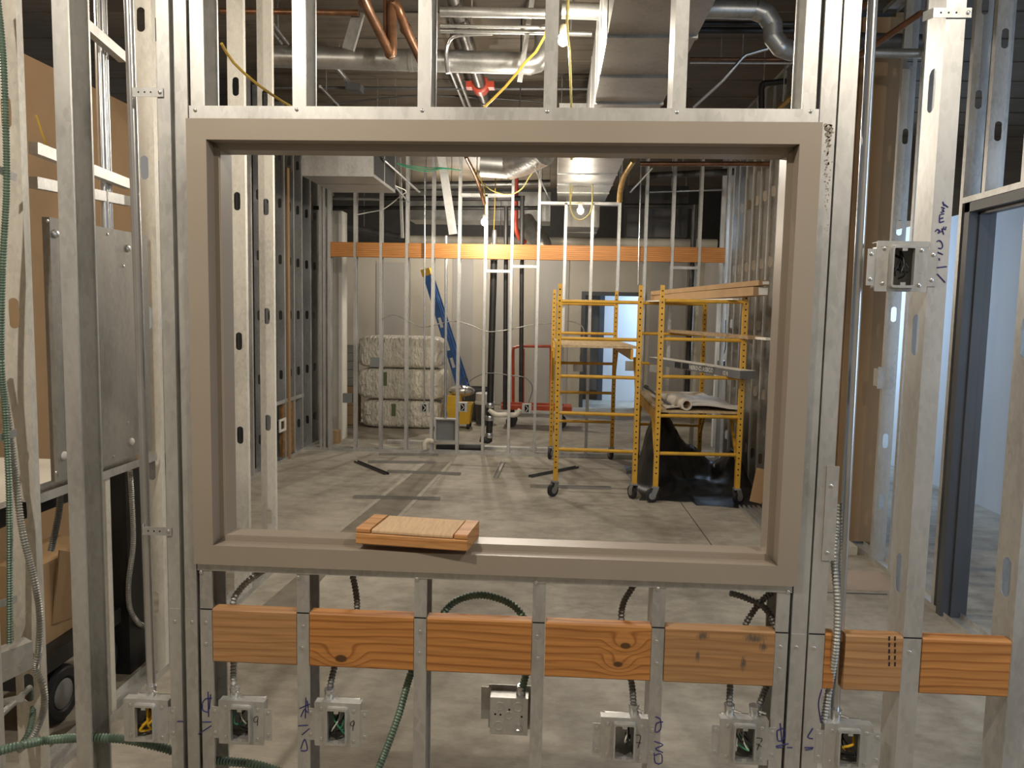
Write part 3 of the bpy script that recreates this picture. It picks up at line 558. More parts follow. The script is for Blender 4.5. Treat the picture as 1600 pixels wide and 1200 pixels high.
# rigid conduits in the front wall
def conduit(name, pts, r, m, label, cat, group=None, step=.03, n=12):
    return MB().tube(pts if len(pts) == 2 else spline(pts, step), r, n).build(name, m, label=label, cat=cat, group=group)
p = W(237, 1083, .045); MEL = MB().cyl((p.x - .003, .05, p.z), (p.x - .03, .05, CZ), .0117).build('steel_conduit', 'emt', label='straight steel conduit rising from the yellow-wired box at left', cat='conduit')
p = W(1305, 1125, .045); MER = MB().cyl((p.x, .05, p.z), (p.x - .022, .05, CZ), .0117).build('steel_conduit', 'emt', label='straight steel conduit rising between the right king studs and blue-lit box', cat='conduit')
def strap(px0, px1, py, label, tilt=0):
    a = W(px0, py, YS - .003); c = W(px1, py, YS - .003); root = empty('conduit_strap', (a.x, a.y, a.z), label, 'strap', 'perforated conduit straps')
    h = .011; MB().prism([(a.x, YS - .004, a.z - h), (c.x, YS - .004, a.z - h), (c.x, YS - .004, a.z + h), (a.x, YS - .004, a.z + h)], (0, .0016, 0)).build('plate', 'steel_box', root)
    e = a.x if tilt == 0 else c.x; s_ = -1 if tilt == 0 else 1
    MB().prism([(a.x - .0, YS - .004, a.z - h), (a.x - .012, .036, a.z - h), (a.x - .012, .036, a.z + h), (a.x, YS - .004, a.z + h)], (.0015, .0015, 0)).build('bent_ear', 'steel_box', root)
    screw(root, (c.x - .008, YS - .0045, a.z))
    for k in range(3): MB().lathe((a.x + (c.x - a.x) * (.2 + .2 * k), YS - .0042, a.z), (0, -1, 0), [(0, .0022), (.0003, .0022)], 10).build('punched_hole', 'black_hole', root)
strap(207, 255, 144, 'perforated strap holding the left conduit near the top'); strap(223, 268, 829, 'perforated strap holding the left conduit near sill height')
strap(1458, 1518, 20, 'perforated strap at the top of the stud with blue writing')
# nail plate on the right king stud
p0 = W(1282, 875, YS); p1 = W(1306, 728, YS)
npl = MB().box(p0.x + .002, YS - .0035, p0.z, p0.x + .032, YS - .0012, p1.z).build('nail_plate', 'steel', label='narrow steel protection plate screwed to the right king stud', cat='plate')
screw(npl, (p0.x + .014, YS - .0037, p1.z - .05)); screw(npl, (p0.x + .014, YS - .0037, p0.z + .02))
# flexible cables
def flex(pxs, r, m, label, group='flexible metal cables in the front wall'):
    return ribbed([W(a, b_, y) for (a, b_, y) in pxs], r).build('flexible_conduit', m, label=label, cat='cable', group=group)
flex([(366, 1083, .05), (365, 1060, .055), (366, 1000, .07), (364, 945, .075), (376, 920, .085), (398, 900, .12), (430, 880, .25)], .0088, 'flex_grey', 'ribbed cable rising behind the leftmost fir block')
flex([(514, 1093, .045), (518, 1062, .05), (530, 1020, .07), (553, 975, .075), (558, 945, .08), (553, 908, .085), (545, 880, .1)], .0085, 'flex_dark', 'ribbed cable rising behind the large-knot fir block')
flex([(812, 1092, .068), (820, 1060, .065), (828, 1020, .07), (822, 975, .08), (800, 945, .09), (755, 930, .1), (715, 938, .1), (690, 962, .09), (662, 1010, .07), (641, 1055, .06), (622, 1120, .055), (598, 1185, .055), (585, 1215, .06)], .0095, 'flex_green', 'green-grey cable arching over the middle fir block')
flex([(990, 1122, .045), (988, 1075, .05), (978, 1020, .07), (971, 968, .078), (975, 940, .085), (990, 915, .09)], .0085, 'flex_dark', 'ribbed cable rising behind the two-knot fir block')
flex([(1139, 1122, .045), (1141, 1070, .05), (1148, 1020, .07), (1165, 975, .08), (1185, 944, .085), (1206, 925, .09)], .0085, 'flex_dark', 'ribbed cable leaning right behind the smudged fir block')
flex([(1178, 1124, .045), (1192, 1085, .05), (1208, 1040, .06), (1212, 985, .065), (1195, 950, .075), (1165, 934, .085), (1140, 926, .09)], .0085, 'flex_dark', 'ribbed cable curling left from the right end of the smudged block')
flex([(1287, 1128, .03), (1296, 1075, .028), (1306, 1010, .006), (1308, 940, .02), (1303, 870, .04), (1307, 820, .05), (1309, 785, .06)], .0085, 'flex_grey', 'ribbed cable in front of the sliver of blocking by the right conduit')
flex([(-25, 1180, -.02), (30, 1165, 0), (70, 1157, .06), (120, 1153, .06), (160, 1153, .065), (200, 1156, .07), (260, 1170, .075), (300, 1185, .075), (345, 1189, .075), (400, 1195, .075), (450, 1210, .08)], .0115, 'flex_green', 'thick green cable running low across the left studs')
# stud handwriting
wr1 = lambda x, y: (1440 + x / 4.2875, 280 + y / 4.2875)
T1 = [[(104, 634), (158, 692)], [(103, 592), (168, 585)], [(118, 528), (120, 545)], [(103, 488), (128, 498), (142, 505)], [(102, 418), (120, 410), (138, 430), (140, 455), (125, 465), (112, 460)], [(92, 350), (105, 335), (118, 345), (110, 362)], [(118, 340), (122, 356), (112, 362)],
      [(136, 330), (148, 370)], [(130, 352), (142, 340)], [(150, 318), (145, 335), (160, 330), (165, 318), (158, 340)], [(120, 290), (122, 240), (150, 232)], [(122, 290), (150, 282)], [(122, 265), (145, 258)], [(128, 222), (152, 215), (138, 205), (155, 196), (132, 188)], [(142, 150), (150, 178)], [(146, 165), (178, 188)]]
stroke(wf, [[wr1(*p) for p in l] for l in T1], YS - .0006)
stroke(wf, [[(316, 1099), (321, 1092), (331, 1091)], [(325, 1081), (326, 1120)], [(329, 1085), (327, 1108)], [(316, 1100), (317, 1110), (326, 1113)], [(316, 1128), (330, 1128)], [(310, 1147), (330, 1134)]], YS - .0018)
stroke(wf, [[(470, 1170), (476, 1155), (480, 1172), (470, 1173)], [(466, 1134), (482, 1133)], [(472, 1148), (484, 1138)], [(470, 1120), (476, 1108), (482, 1114), (480, 1095)], [(468, 1107), (484, 1100)], [(478, 1090), (477, 1122)]], YS - .0018)
stroke(wf, [[(1024, 1120), (1032, 1124), (1032, 1140), (1024, 1144), (1026, 1130), (1036, 1128)], [(1022, 1158), (1036, 1164), (1024, 1170), (1036, 1176)], [(1022, 1176), (1024, 1192), (1034, 1192), (1033, 1178), (1023, 1180)]], YS - .0018)
stroke(wf, [[(1219, 1130), (1222, 1160)], [(1214, 1142), (1224, 1138), (1226, 1152), (1216, 1158), (1214, 1143)], [(1212, 1166), (1232, 1162)], [(1213, 1168), (1224, 1168)], [(1230, 1168), (1238, 1168)]], YS - .0018)
stroke(wf, [[(1270, 1138), (1262, 1152), (1270, 1154)], [(1257, 1168), (1271, 1168)], [(1258, 1172), (1270, 1170)], [(1284, 1077), (1279, 1100), (1283, 1130)], [(277, 1127), (287, 1127)]], YS - .0018)
# wood block lying on the sill
zt = FZ0 + FACE + .016
ob = empty('wood_offcut', (-.345, .07, zt), 'short fir offcut with two saw kerfs lying on the window sill', 'wood block')
wood('fir_offcut', (0.62, 0.31, 0.11), (0.44, 0.18, 0.05)); mat('sawn_face', (0.64, 0.44, 0.26), .8, 0, .12, 20, (8, 1, 1))
def seg(xa, xb, za, zb, y0=0.0, y1=.145):
    b = MB(); lumber(b, xa, xb, y0, y1, za, zb, .003); an = math.radians(-6.2); ca, sa = math.cos(an), math.sin(an)
    b.v = [(-.496 + x * ca - y * sa, .004 + x * sa + y * ca, z) for (x, y, z) in b.v]; return b
L = .292; k_ = .0045
seg(0, L, zt + .0005, zt + .030).build('block', 'fir_offcut', ob)
seg(0, .13 * L, zt + .030, zt + .042).build('end_piece', 'fir_offcut', ob); seg(.13 * L + k_, .885 * L - k_, zt + .030, zt + .0405).build('sawn_middle', 'sawn_face', ob); seg(.885 * L, L, zt + .030, zt + .042).build('end_piece', 'fir_offcut', ob)
# ================================================================== LEFT WALL FITTINGS
pn = empty('steel_enclosure', (-1.77, 1.06, 1.04), 'large grey galvanized panel plate fixed between the left wall studs', 'panel')
MB().box(-1.80, .745, 1.045, -1.772, 1.40, 1.985).build('plate', 'steel_grey_panel', pn)
for (px, py) in ((205, 690), (100, 712), (86, 365), (199, 388)):
    q = WX(px, py, -1.772); MB().lathe(q, (1, 0, 0), [(0, .016), (.006, .015), (.011, .009), (.012, .004)], 16).build('boss', 'white_plastic' if py > 500 else 'screw_steel', pn)
for (px, py) in ((193, 416), (178, 713), (88, 738), (74, 345), (168, 366), (200, 660)):
    q = WX(px, py, -1.772); MB().lathe(q, (1, 0, 0), [(0, .006), (.003, .005), (.004, .002)], 10).build('screw', 'screw_steel', pn)
def strutbar(a, c, label):
    MB().bar(a, c, .032, .040).build('strut_channel', 'steel', label=label, cat='channel')
strutbar(WX(52, 231, -1.80), WX(200, 288, -1.80), 'steel strut channel crossing the conduits above the grey panel')
strutbar(WX(52, 285, -1.84), WX(202, 315, -1.84), 'lower flat channel just above the grey panel'); strutbar(WX(120, 28, -1.80), WX(192, 90, -1.80), 'upper strut channel high on the left conduits')
for i, (px, r) in enumerate(((143, .011), (167, .018), (176, .011))):
    q = WX(px, 345, -1.83); MB().cyl((-1.84, q.y, 1.985), (-1.84, q.y, CZ), r).build('steel_conduit', 'emt', label='steel conduit dropping into the grey panel, %s' % ('nearest the camera', 'the thickest of three', 'furthest back')[i], cat='conduit', group='conduits above the grey panel')
def flexx(pts, r, m, label): return ribbed(pts, r).build('flexible_conduit', m, label=label, cat='cable', group='flexible cables at the left edge')
g = lambda px, py, y: W(px, py, y)
flexx([g(-6, -20, .45), g(4, 80, .45), g(9, 200, .45), g(10, 300, .45), g(4, 420, .45), g(2, 560, .45), g(8, 650, .45), g(14, 760, .45), g(15, 880, .45), g(15, 1005, .45)], .0095, 'flex_green', 'green cable dropping down the left edge into a steel box')
flexx([g(-3, 560, .5), g(12, 650, .5), g(22, 730, .5), g(35, 830, .48), g(52, 900, .47), g(62, 960, .47), g(60, 1020, .47), g(56, 1045, .47), g(68, 1075, .46), g(68, 1110, .46), g(52, 1150, .46), g(30, 1172, .46)], .0105, 'flex_grey', 'thick ribbed cable snaking down the left side stud')
flexx([g(-5, 1122, .3), g(25, 1095, .5), g(46, 1075, .64)], .010, 'flex_grey', 'ribbed cable slanting into the stud knockout at lower left')
flexx([g(48, 1075, .66), g(52, 1100, .6), g(46, 1140, .52), g(30, 1170, .46)], .009, 'flex_green', 'green cable bending down from the lower left knockout')
flexx([g(203, 735, 1.35), g(206, 780, 1.36), g(208, 850, 1.37), g(201, 910, 1.38), g(203, 950, 1.39), g(215, 972, 1.42), g(224, 978, 1.5)], .011, 'flex_grey', 'ribbed cable curving beside the left conduit below the panel')
flexx([g(95, 752, 1.0), g(92, 800, 1.0), g(80, 860, 1.0)], .012, 'flex_dark', 'short dark cable hanging under the panel')
c = W(22, 1035, .46); eb = empty('junction_box', (c.x, c.y, c.z - .05), 'small square steel junction box at the lower left edge', 'electrical box')
q = MB().prism([(c.x - .03, c.y - .03, c.z - .062), (c.x + .03, c.y + .05, c.z - .04), (c.x + .03, c.y + .05, c.z + .052), (c.x - .03, c.y - .03, c.z + .04)], (-.05, .03, 0)).build('back_box', 'steel_box', eb)
for k in range(4):
    MB().lathe((c.x - .018 + .012 * k, c.y - .014 + .016 * k, c.z + (.015 if k % 2 else -.025)), (.8, -.6, 0), [(0, .008), (.001, .008), (.0012, .006)], 12).build('knockout', 'steel_box', eb)
for (py, lab) in ((678, 'cable strap across the two flexible cables at left'), (938, 'cable strap at lower left above the steel box'), (1092, 'bent cable strap below the lower left box'), (268, 'cable strap high at the left edge')):
    a = g(-8, py + (8 if py != 268 else -6), .42); c2 = g(26 + (12 if py > 1000 else 0), py - (2 if py != 268 else -10), .5); MB().bar(a, c2, .003, .024).build('cable_strap', 'steel', label=lab, cat='strap')
# things behind the left wall
tb = empty('work_table', (-2.7, 1.0, 0), 'table covered with white sheets seen below the grey panel', 'table')
MB().box(-3.2, .2, .86, -2.2, 1.9, .885).build('table_top', 'white_board', tb); MB().box(-3.18, .22, .77, -2.23, 1.88, .86).build('apron', 'cart_black', tb)
for (x, y) in ((-2.26, .26), (-2.26, 1.84), (-3.15, .26), (-3.15, 1.84)): MB().box(x - .02, y - .02, 0, x + .02, y + .02, .77).build('leg', 'cart_black', tb)
cb = empty('cardboard_box', (-2.1, 1.12, .332), 'open cardboard box on the black cart', 'box')
MB().box(-2.20, .92, .332, -1.99, 1.34, .66).build('body', 'cardboard', cb); MB().prism([(-1.985, 1.0, .40), (-1.985, 1.22, .36), (-1.955, 1.16, .64), (-1.96, 1.02, .70)], (-.006, 0, 0)).build('flap', 'kraft', cb)
ct = empty('hand_cart', (-2.05, 1.05, 0), 'black cart with a rubber wheel behind the lower left studs', 'cart')
MB().box(-2.22, .72, .26, -1.92, 1.37, .33).build('deck', 'cart_black', ct)
for (x, y) in ((-1.97, .99), (-1.97, 1.27)):
    wl_ = MB().lathe((x, y, .116), (1, 0, 0), [(-.03, .05), (-.03, .10), (-.015, .115), (.015, .115), (.03, .10), (.03, .07), (.02, .06)], 24).build('wheel', 'rubber', ct); MB().lathe((x + .025, y, .116), (1, 0, 0), [(0, .06), (.006, .05), (.01, .02)], 18).build('hub', 'caster_grey', wl_); MB().box(x - .05, y - .03, .116, x - .032, y + .03, .26).build('fork', 'cart_black', ct)
MB().box(-2.15, 1.40, 0.0, -1.90, 1.56, .94).build('equipment_case', 'cart_black', label='tall black equipment case behind the left studs', cat='case')
wr_ = conduit('steel_wire', [WX(56, 180, -2.0), WX(70, 220, -2.0), WX(83, 245, -2.0)], .004, 'cord_yellow', 'yellow cord hanging behind the left studs', 'cord')
# ================================================================== SCAFFOLDS
def scaffold(fl_, fr, rl, rr, zr, plat, label, platmat, platname, axes):
    root = empty('rolling_scaffold', ((fl_[0] + rr[0]) / 2, (fl_[1] + rr[1]) / 2, 0), label, 'scaffold', 'yellow rolling scaffolds')
    PW = .044
    for i, (x, y) in enumerate((fl_, fr, rl, rr)):
        po = MB().box(x - PW / 2, y - PW / 2, .15, x + PW / 2, y + PW / 2, 1.83).build('post', 'scaffold_yellow', root)
        MB().box(x - .017, y - .017, 1.83, x + .017, y + .017, 1.945).build('coupling_pin', 'scaffold_yellow', po)
        hb = MB(); z = .27
        while z < 1.93: hb.lathe((x, y - PW / 2 + (.005 if z > 1.83 else 0), z), (0, -1, 0), [(0, .0075), (.0008, .0075)], 8); z += .0508
        hb.build('adjustment_holes', 'black_hole', po, kind='stuff')
        cs = MB().box(x - .03, y - .03, .135, x + .03, y + .03, .15).cyl((x, y, .13), (x, y, .2), .013, 10).build('caster', 'caster_grey', root)
        ax = V((axes[i][0], axes[i][1], 0)).normalized()
        c = V((x, y, .0635)) + V((-ax.y, ax.x, 0)) * .03 * (1 if i % 2 else -1)
        for s_ in (-1, 1): MB().bar(c + ax * .026 * s_ + V((0, 0, 0)), V((x, y, .138)) + ax * .026 * s_, .05, .004, ax).build('fork', 'caster_grey', cs)
        MB().lathe(c, ax, [(-.018, .02), (-.018, .05), (-.014, .0625), (.014, .0625), (.018, .05), (.018, .02)], 22).build('wheel', 'rubber', cs)
        MB().lathe(c, ax, [(-.023, .014), (-.0205, .034), (.0205, .034), (.023, .014)], 14).build('hub', 'caster_grey', cs)
    for (a, b, ft) in ((fl_, fr, 1), (rl, rr, 0)):
        for z in zr: MB().cyl((a[0] + .02, a[1], z), (b[0] - .02, b[1], z), .0165, 12).build('rung', 'scaffold_yellow', root)
    for (a, b, s_) in ((fl_, rl, -1), (fr, rr, 1)):
        MB().box(min(a[0], b[0]) - .0, a[1] + .022, plat - .10, min(a[0], b[0]) + .022, b[1] - .022, plat - .005).build('side_rail', 'scaffold_yellow', root)
        for (q, t) in ((a, 1), (b, -1)): MB().bar((q[0], q[1] + t * .03, plat - .45), (q[0], q[1] + t * .34, plat - .1), .025, .025).build('brace', 'scaffold_yellow', root)
    x0 = min(fl_[0], rl[0]); x1 = max(fr[0], rr[0])
    MB().prism([(fl_[0] + .0, fl_[1] + .03, plat), (fr[0], fr[1] + .03, plat), (rr[0], rr[1] - .03, plat), (rl[0], rl[1] - .03, plat)], (0, 0, .018)).build(platname, platmat, root)
    return root
scaffold((.037, 5.144), (.757, 5.119), (-.016, 7.0), (.689, 7.02), (1.79, 1.456, 1.114, .776, .44), 1.375, 'yellow rolling scaffold left of its neighbour, bare plywood deck near chest height', 'plywood', 'plywood_deck', ((.75, -.66), (.9, .43), (.95, -.2), (.9, .3)))
scaffold((.936, 5.022), (1.666, 5.049), (.95, 6.85), (1.66, 6.87), (1.81, 1.473, 1.139, .79, .45), .815, 'yellow rolling scaffold by the right wall, loaded with cartons and boards', 'plywood', 'plywood_deck', ((.25, -.97), (.55, -.83), (.9, .2), (.8, .5)))
def board(name, a, b, w_, h, m, label, cat, parts=None):
    return MB().bar(a, b, w_, h).build(name, m, label=label, cat=cat)
t0 = 1.81 + .0165
pa = W(1025, 470, 6.95); pb = W(1218, 450, 4.62); sg = lambda x0, y0, x1, y1, z: (V((x0, y0, z)), V((x1, y1, z)))
a, b = sg(pa.x, 6.95, pb.x - .12, 4.75, t0 + .037); b.z += .035; c1 = board('long_carton', a, b, .13, .074, 'cardboard', 'long cardboard carton on top of the right scaffold, end label facing out', 'carton')
MB().box(b.x - .06, b.y - .004, b.z - .03, b.x + .06, b.y - .001, b.z + .03).build('end_label', 'white_plastic', c1)
a2, b2 = sg(pa.x - .02, 6.9, pb.x - .10, 4.72, t0 + .074 + .022); b2.z += .045; c2 = board('long_carton', a2, b2, .1, .044, 'cardboard', 'thin upper carton lying on the long cardboard carton', 'carton'); MB().box(b2.x - .04, b2.y - .004, b2.z - .012, b2.x + .04, b2.y - .001, b2.z + .012).build('end_label', 'white_plastic', c2)
a, b = sg(pa.x - .09, 6.9, pb.x - .28, 4.93, t0 + .006); board('trim_strip', a, b, .06, .012, 'white_board', 'white trim strip beside the cartons on the right scaffold', 'trim strip')
t1 = 1.473 + .0165
a, b = sg(W(1052, 524, 6.9).x, 6.9, W(1180, 534, 4.9).x, 4.9, t1 + .016); board('plank', a, b, .14, .032, 'plank_wood', 'brown plank across the middle rungs of the right scaffold', 'plank')
a, b = sg(1.5, 5.9, W(1196, 532, 4.7).x, 4.7, t1 + .012 + .0); b.x += .03; a.x += .09; board('trim_strip', a, b, .06, .02, 'white_board', 'short white strip beside the brown plank', 'trim strip')
lv0 = W(1024, 566, 6.5); lv1 = W(1168, 592, 4.85); lv1.z = 1.185; lv0.z = 1.195
lv = empty('metal_carton', (lv0 + lv1) / 2, 'long silver carton printed with white lettering on the right scaffold', 'carton')
MB().bar(lv0, lv1, .15, .07).build('body', 'carton_grey', lv); d_ = (lv1 - lv0).normalized(); sd = V((d_.y, -d_.x, 0)) * -1
MB().bar(lv0 + V((0, 0, .0355)), lv1 + V((0, 0, .0355)), .15, .003).build('top_sheet', 'paper', lv)
MB().bar(lv1 - d_ * .14 + sd * .0755, lv1 - d_ * .02 + sd * .0755, .002, .06).build('label_patch', 'white_plastic', lv)
def text(body, size, loc, rot, m, parent, name='lettering'):
    cu = bpy.data.curves.new(name, 'FONT'); cu.body = body; cu.size = size; cu.extrude = .0006; cu.resolution_u = 2
    o = bpy.data.objects.new('tmp', cu); COL.objects.link(o); bpy.context.view_layer.update()
    me = bpy.data.meshes.new_from_object(o.evaluated_get(bpy.context.evaluated_depsgraph_get())); bpy.data.objects.remove(o); bpy.data.curves.remove(cu)
    me.name = name; me.materials.clear(); me.materials.append(MATS[m]); t = bpy.data.objects.new(name, me); COL.objects.link(t); t.location = V(loc); t.rotation_euler = rot
    setpar(t, parent); return t
ang = math.atan2(d_.y, d_.x)
def lvt(body, f0, size, m='white_plastic'):
    p = lv0 + (lv1 - lv0) * f0; nrm = V((d_.y, -d_.x, 0)); 
    if nrm.x > 0: nrm = -nrm
    q = p + nrm * .0762; q.z -= .022; text(body, size, q, (PI / 2, 0, ang), m, lv)
lvt('NERO CLASSICO', .50, .058); lvt('12 ft', .84, .05)
for f0 in (.33, .42):
    p = lv0 + (lv1 - lv0) * f0; p2 = lv0 + (lv1 - lv0) * (f0 + .07); nrm = V((d_.y, -d_.x, 0)); nrm = -nrm if nrm.x > 0 else nrm
    MB().bar(p + nrm * .0755, p2 + nrm * .0755, .002, .055).build('printed_patch', 'ink_black', lv)
# paper sheet, tape roll and tool on the right deck
dk = .815 + .018
b = MB(); nx, ny = 10, 12; vs = []
for j in range(ny + 1):
    for i in range(nx + 1):
        u = i / nx; v = j / ny; x = 1.02 + .70 * u; y = 5.10 + 1.3 * v; vs.append((x, y, dk + .004 + .05 * max(0, math.sin(PI * (u * 1.1 + .1))) * (.35 + .65 * (1 - v)) * (0.5 + .5 * math.sin(2.3 * v + u)) + (.02 * u if v < .3 else 0)))
fs = [(j * (nx + 1) + i, j * (nx + 1) + i + 1, (j + 1) * (nx + 1) + i + 1, (j + 1) * (nx + 1) + i) for j in range(ny) for i in range(nx)]
b.add(vs, fs); nv = len(vs); b.add([(p[0], p[1], p[2] - .0025) for p in vs], [tuple(reversed(f)) for f in fs]); b.build('paper_sheet', 'paper', label='curled paper drawing spread over the right scaffold deck', cat='paper')
tc = W(1073, 637, 5.06); tr = empty('paper_roll', (tc.x, 5.1, dk), 'rolled paper tube lying end-on at the front of the right deck', 'roll')
axd = V((-.25, 1, 0)).normalized(); tcc = V((tc.x, 5.065, dk + .056)); b = MB(); o1 = []
n = 22; e1 = axd.orthogonal().normalized(); e2 = axd.cross(e1)
cir = lambda r, off: [tcc + axd * off + e1 * math.cos(2 * PI * k / n) * r + e2 * math.sin(2 * PI * k / n) * r for k in range(n)]
b.ringplate(cir(.052, 0), cir(.036, 0), 0, axd * .45); b.build('outer_roll', 'paper', tr); MB().ringplate(cir(.0358, -.001), cir(.033, -.001), 0, axd * .44).build('core', 'cardboard', tr)
tl = empty('threaded_tool', W(1030, 620, 5.6), 'grey rod tool leaning on the right scaffold deck', 'tool'); p0 = W(1010, 605, 5.7); p0.z = max(p0.z, dk + .08); p1 = W(1050, 640, 5.25); p1.z = dk + .012
MB().cyl(p0, p1, .011).build('shaft', 'dark_steel', tl); MB().lathe(p0, (p0 - p1), [(-.02, .012), (-.015, .02), (.02, .02), (.03, .01)], 10).build('head', 'dark_steel', tl)
# black tarp heap
b = MB(); nx, ny = 80, 90; rnd = random.Random(3); vs = []
from mathutils import noise
for j in range(ny + 1):
    for i in range(nx + 1):
        u = i / nx; v = j / ny; x = .80 + 1.13 * u; y = 4.93 + 1.72 * v + .14 * (u < .45) * (1 - v)
        x += .09 * noise.noise((u * 3, v * 3, 3)); y += .10 * noise.noise((u * 3 + 7, v * 3, 1)); x = min(x, 1.925)
        g2 = lambda cx, cy, a_, b_: math.exp(-((x - cx) / a_) ** 2 - ((y - cy) / b_) ** 2)
        h = .74 * g2(1.10, 6.08, .19, .33) + .30 * g2(1.0, 5.75, .13, .25) + .36 * g2(1.42, 6.05, .22, .26) + .40 * g2(1.80, 5.85, .14, .34) + .13 * g2(1.5, 5.45, .4, .22)
        q = V((x * 4.2 + .35 * noise.noise((x * 3, y * 3, 9)), y * 3.4, h * 2)); n2 = 1 - abs(noise.noise(q)) * 2.6; n3 = 1 - abs(noise.noise(q * 2.3 + V((5, 5, 0)))) * 2.4
        e = max(0.0, min(1, 9 * min(u, v, 1 - v, 1 - u + .05))); am = .012 + .30 * h
        vs.append((x, y, max(.003, .86 * (h + am * (.55 * n2 + .3 * n3) * .5) * e + .004)))
b.add(vs, [(j * (nx + 1) + i, j * (nx + 1) + i + 1, (j + 1) * (nx + 1) + i + 1, (j + 1) * (nx + 1) + i) for j in range(ny) for i in range(nx)])
b.build('plastic_tarp', 'tarp', label='crumpled heap of black plastic sheeting under the right scaffold', cat='tarp')
# channels stacked on the floor by the right wall, cardboard scrap
for k in range(6):
    p = WZ(1152 + k * 8, 790 + k * .5); x = 1.66 + k * .042
    MB().prism([(x, 3.7, .0), (x + .035, 3.7, 0), (x + .035, 3.7, .03), (x + .033, 3.7, .03), (x + .033, 3.7, .002), (x + .002, 3.7, .002), (x + .002, 3.7, .03), (x, 3.7, .03)], (0, 1.22, 0)).build('steel_channel', 'steel', label='loose steel channel by the right wall, %s from the scaffold caster' % ('first', 'second', 'third', 'fourth', 'fifth', 'last')[k], cat='channel', group='channels on the floor by the right wall')
MB().bar((1.84, 5.06, .02), (1.90, 5.10, .32), .11, .006, (0, 1, 0)).build('cardboard_scrap', 'cardboard', label='cardboard scrap standing against the right wall behind the scaffold', cat='cardboard')
# loose stud offcuts on the floor
for i, (a, b2_, lab) in enumerate((((556, 722), (605, 742), 'short dark steel offcut angled at the left of the floor'), ((552, 778), (688, 781), 'long flat steel offcut behind the sill block'), ((575, 723), (680, 724), 'thin steel offcut nearest the back track'), ((605, 738), (720, 742), 'thin steel offcut lying behind the angled one'), ((775, 747), (786, 723), 'short steel offcut pointing away in mid floor'),
        ((828, 746), (902, 731), 'dark steel offcut slanting by the left scaffold'), ((828, 761), (955, 764), 'long steel offcut crossing under the left scaffold'), ((592, 711), (685, 712), 'steel offcut lying just in front of the floor drain'))):
    p = WZ(*a); q = WZ(*b2_); p.z = q.z = .0; d = (q - p).normalized(); s_ = V((-d.y, d.x, 0)); up = V((0, 0, 1)); w2 = .022
    MB().prism([p - s_ * w2, p - s_ * w2 + up * .022, p - s_ * (w2 - .003) + up * .022, p - s_ * (w2 - .003) + up * .003, p + s_ * (w2 - .003) + up * .003, p + s_ * (w2 - .003) + up * .022, p + s_ * w2 + up * .022, p + s_ * w2], q - p).build('steel_offcut', 'dark_steel' if 'dark' in lab else 'steel_grey_panel', label=lab, cat='steel offcut', group='steel offcuts on the floor')
# ================================================================== BACK WALL FITTINGS
zb0, zb1 = 2.285, 2.455
names = ['leftmost', 'second', 'third', 'fourth', 'fifth', 'sixth', 'seventh', 'eighth', 'ninth', 'tenth', 'eleventh', 'twelfth', 'thirteenth', 'fourteenth', 'fifteenth']
for i in range(-1, 14):
    x0 = XB + SP * i + FL + .002; x1 = XB + SP * (i + 1) - .001
    b = MB(); lumber(b, x0, x1, YB - .002, YB + .038, zb0, zb1); b.build('wood_blocking', 'fir_plain', label='fir blocking high in the back wall, %s from the left' % names[i + 1], cat='wood block', group='fir blocking in the back wall')
def vpipe(name, px, y0p, y1p, Y, r, m, label, cat='pipe', px2=None, extra=None):
    a = W(px, y0p, Y); b_ = W(px if px2 is None else px2, y1p, Y); b_.z = max(b_.z, 0.01); root = MB().cyl(a, b_, r, 14).build(name, m, label=label, cat=cat); return root, a, b_
YP = YB + .12
root, a, b_ = vpipe('vent_pipe', 772, 400, 690, YP, .040, 'iron_black', 'thickest black drain pipe rising through the back studs', px2=764)
for t in (.80, .87, .965):
    p = a + (b_ - a) * t; MB().lathe(p - V((0, 0, .03)), (0, 0, 1), [(0, .047), (.005, .05), (.055, .05), (.06, .047)], 16).build('coupling', 'emt', root)
MB().lathe(a, (0, 0, 1), [(-.05, .044), (.0, .044), (.02, .03), (.25, .03), (.3, .022)], 14).build('clear_cap', 'emt', root)
MB().tube(spline([b_ + V((0, 0, .02)), b_ + V((-.02, -.01, -.0)) + V((0, 0, .012)), b_ + V((-.10, -.03, .035))], .02), .038, 12).build('elbow', 'iron_black', root)
vpipe('vent_pipe', 791, 322, 640, YP, .026, 'iron_black', 'slim black pipe just right of the thickest drain pipe', px2=789); vpipe('vent_pipe', 816, 306, 628, YP, .026, 'iron_black', 'black pipe left of the red cart frame', px2=814)
vpipe('vent_pipe', 1086, 320, 640, YP, .034, 'iron_black', 'black pipe at the right end of the back wall', px2=1072)
PENDING = [([W(600, 310, 7.6), W(820, 310, 7.6)], .03, 'upper black pipe running level behind the back studs'), ([W(490, 325, 7.6), W(840, 325, 7.6)], .024, 'lower black pipe running level behind the back studs'), ([W(975, 322, 7.5), W(1086, 322, 7.5)], .03, 'short level black pipe behind the right back studs')]
MB().tube(spline([W(764, 640, YP - .02), W(775, 648, YP - .03), W(790, 648, YP - .03), W(806, 648, YP - .03), W(813, 640, YP - .03)], .03), .03, 12).build('drain_elbow', 'pvc', label='white drain elbow between the black pipes', cat='pipe')
MB().tube(spline([W(663, 702, YB - .1), W(663, 693, YB - .1), W(668, 688, YB - .08), W(676, 690, YB - .05)], .02), .028, 12).build('floor_drain_stub', 'pvc', label='white stub pipe bending up from the floor at the back track', cat='pipe')
MB().cyl(W(682, 700, YB + .2), W(755, 700, YB + .2), .05).build('no_hub_pipe', 'iron_black', label='black pipe lying low behind the back track', cat='pipe')
def thin(px, y0p, y1p, Y, r, label, px2=None): return vpipe('steel_conduit', px, y0p, y1p, Y, r, 'emt', label, 'conduit', px2)
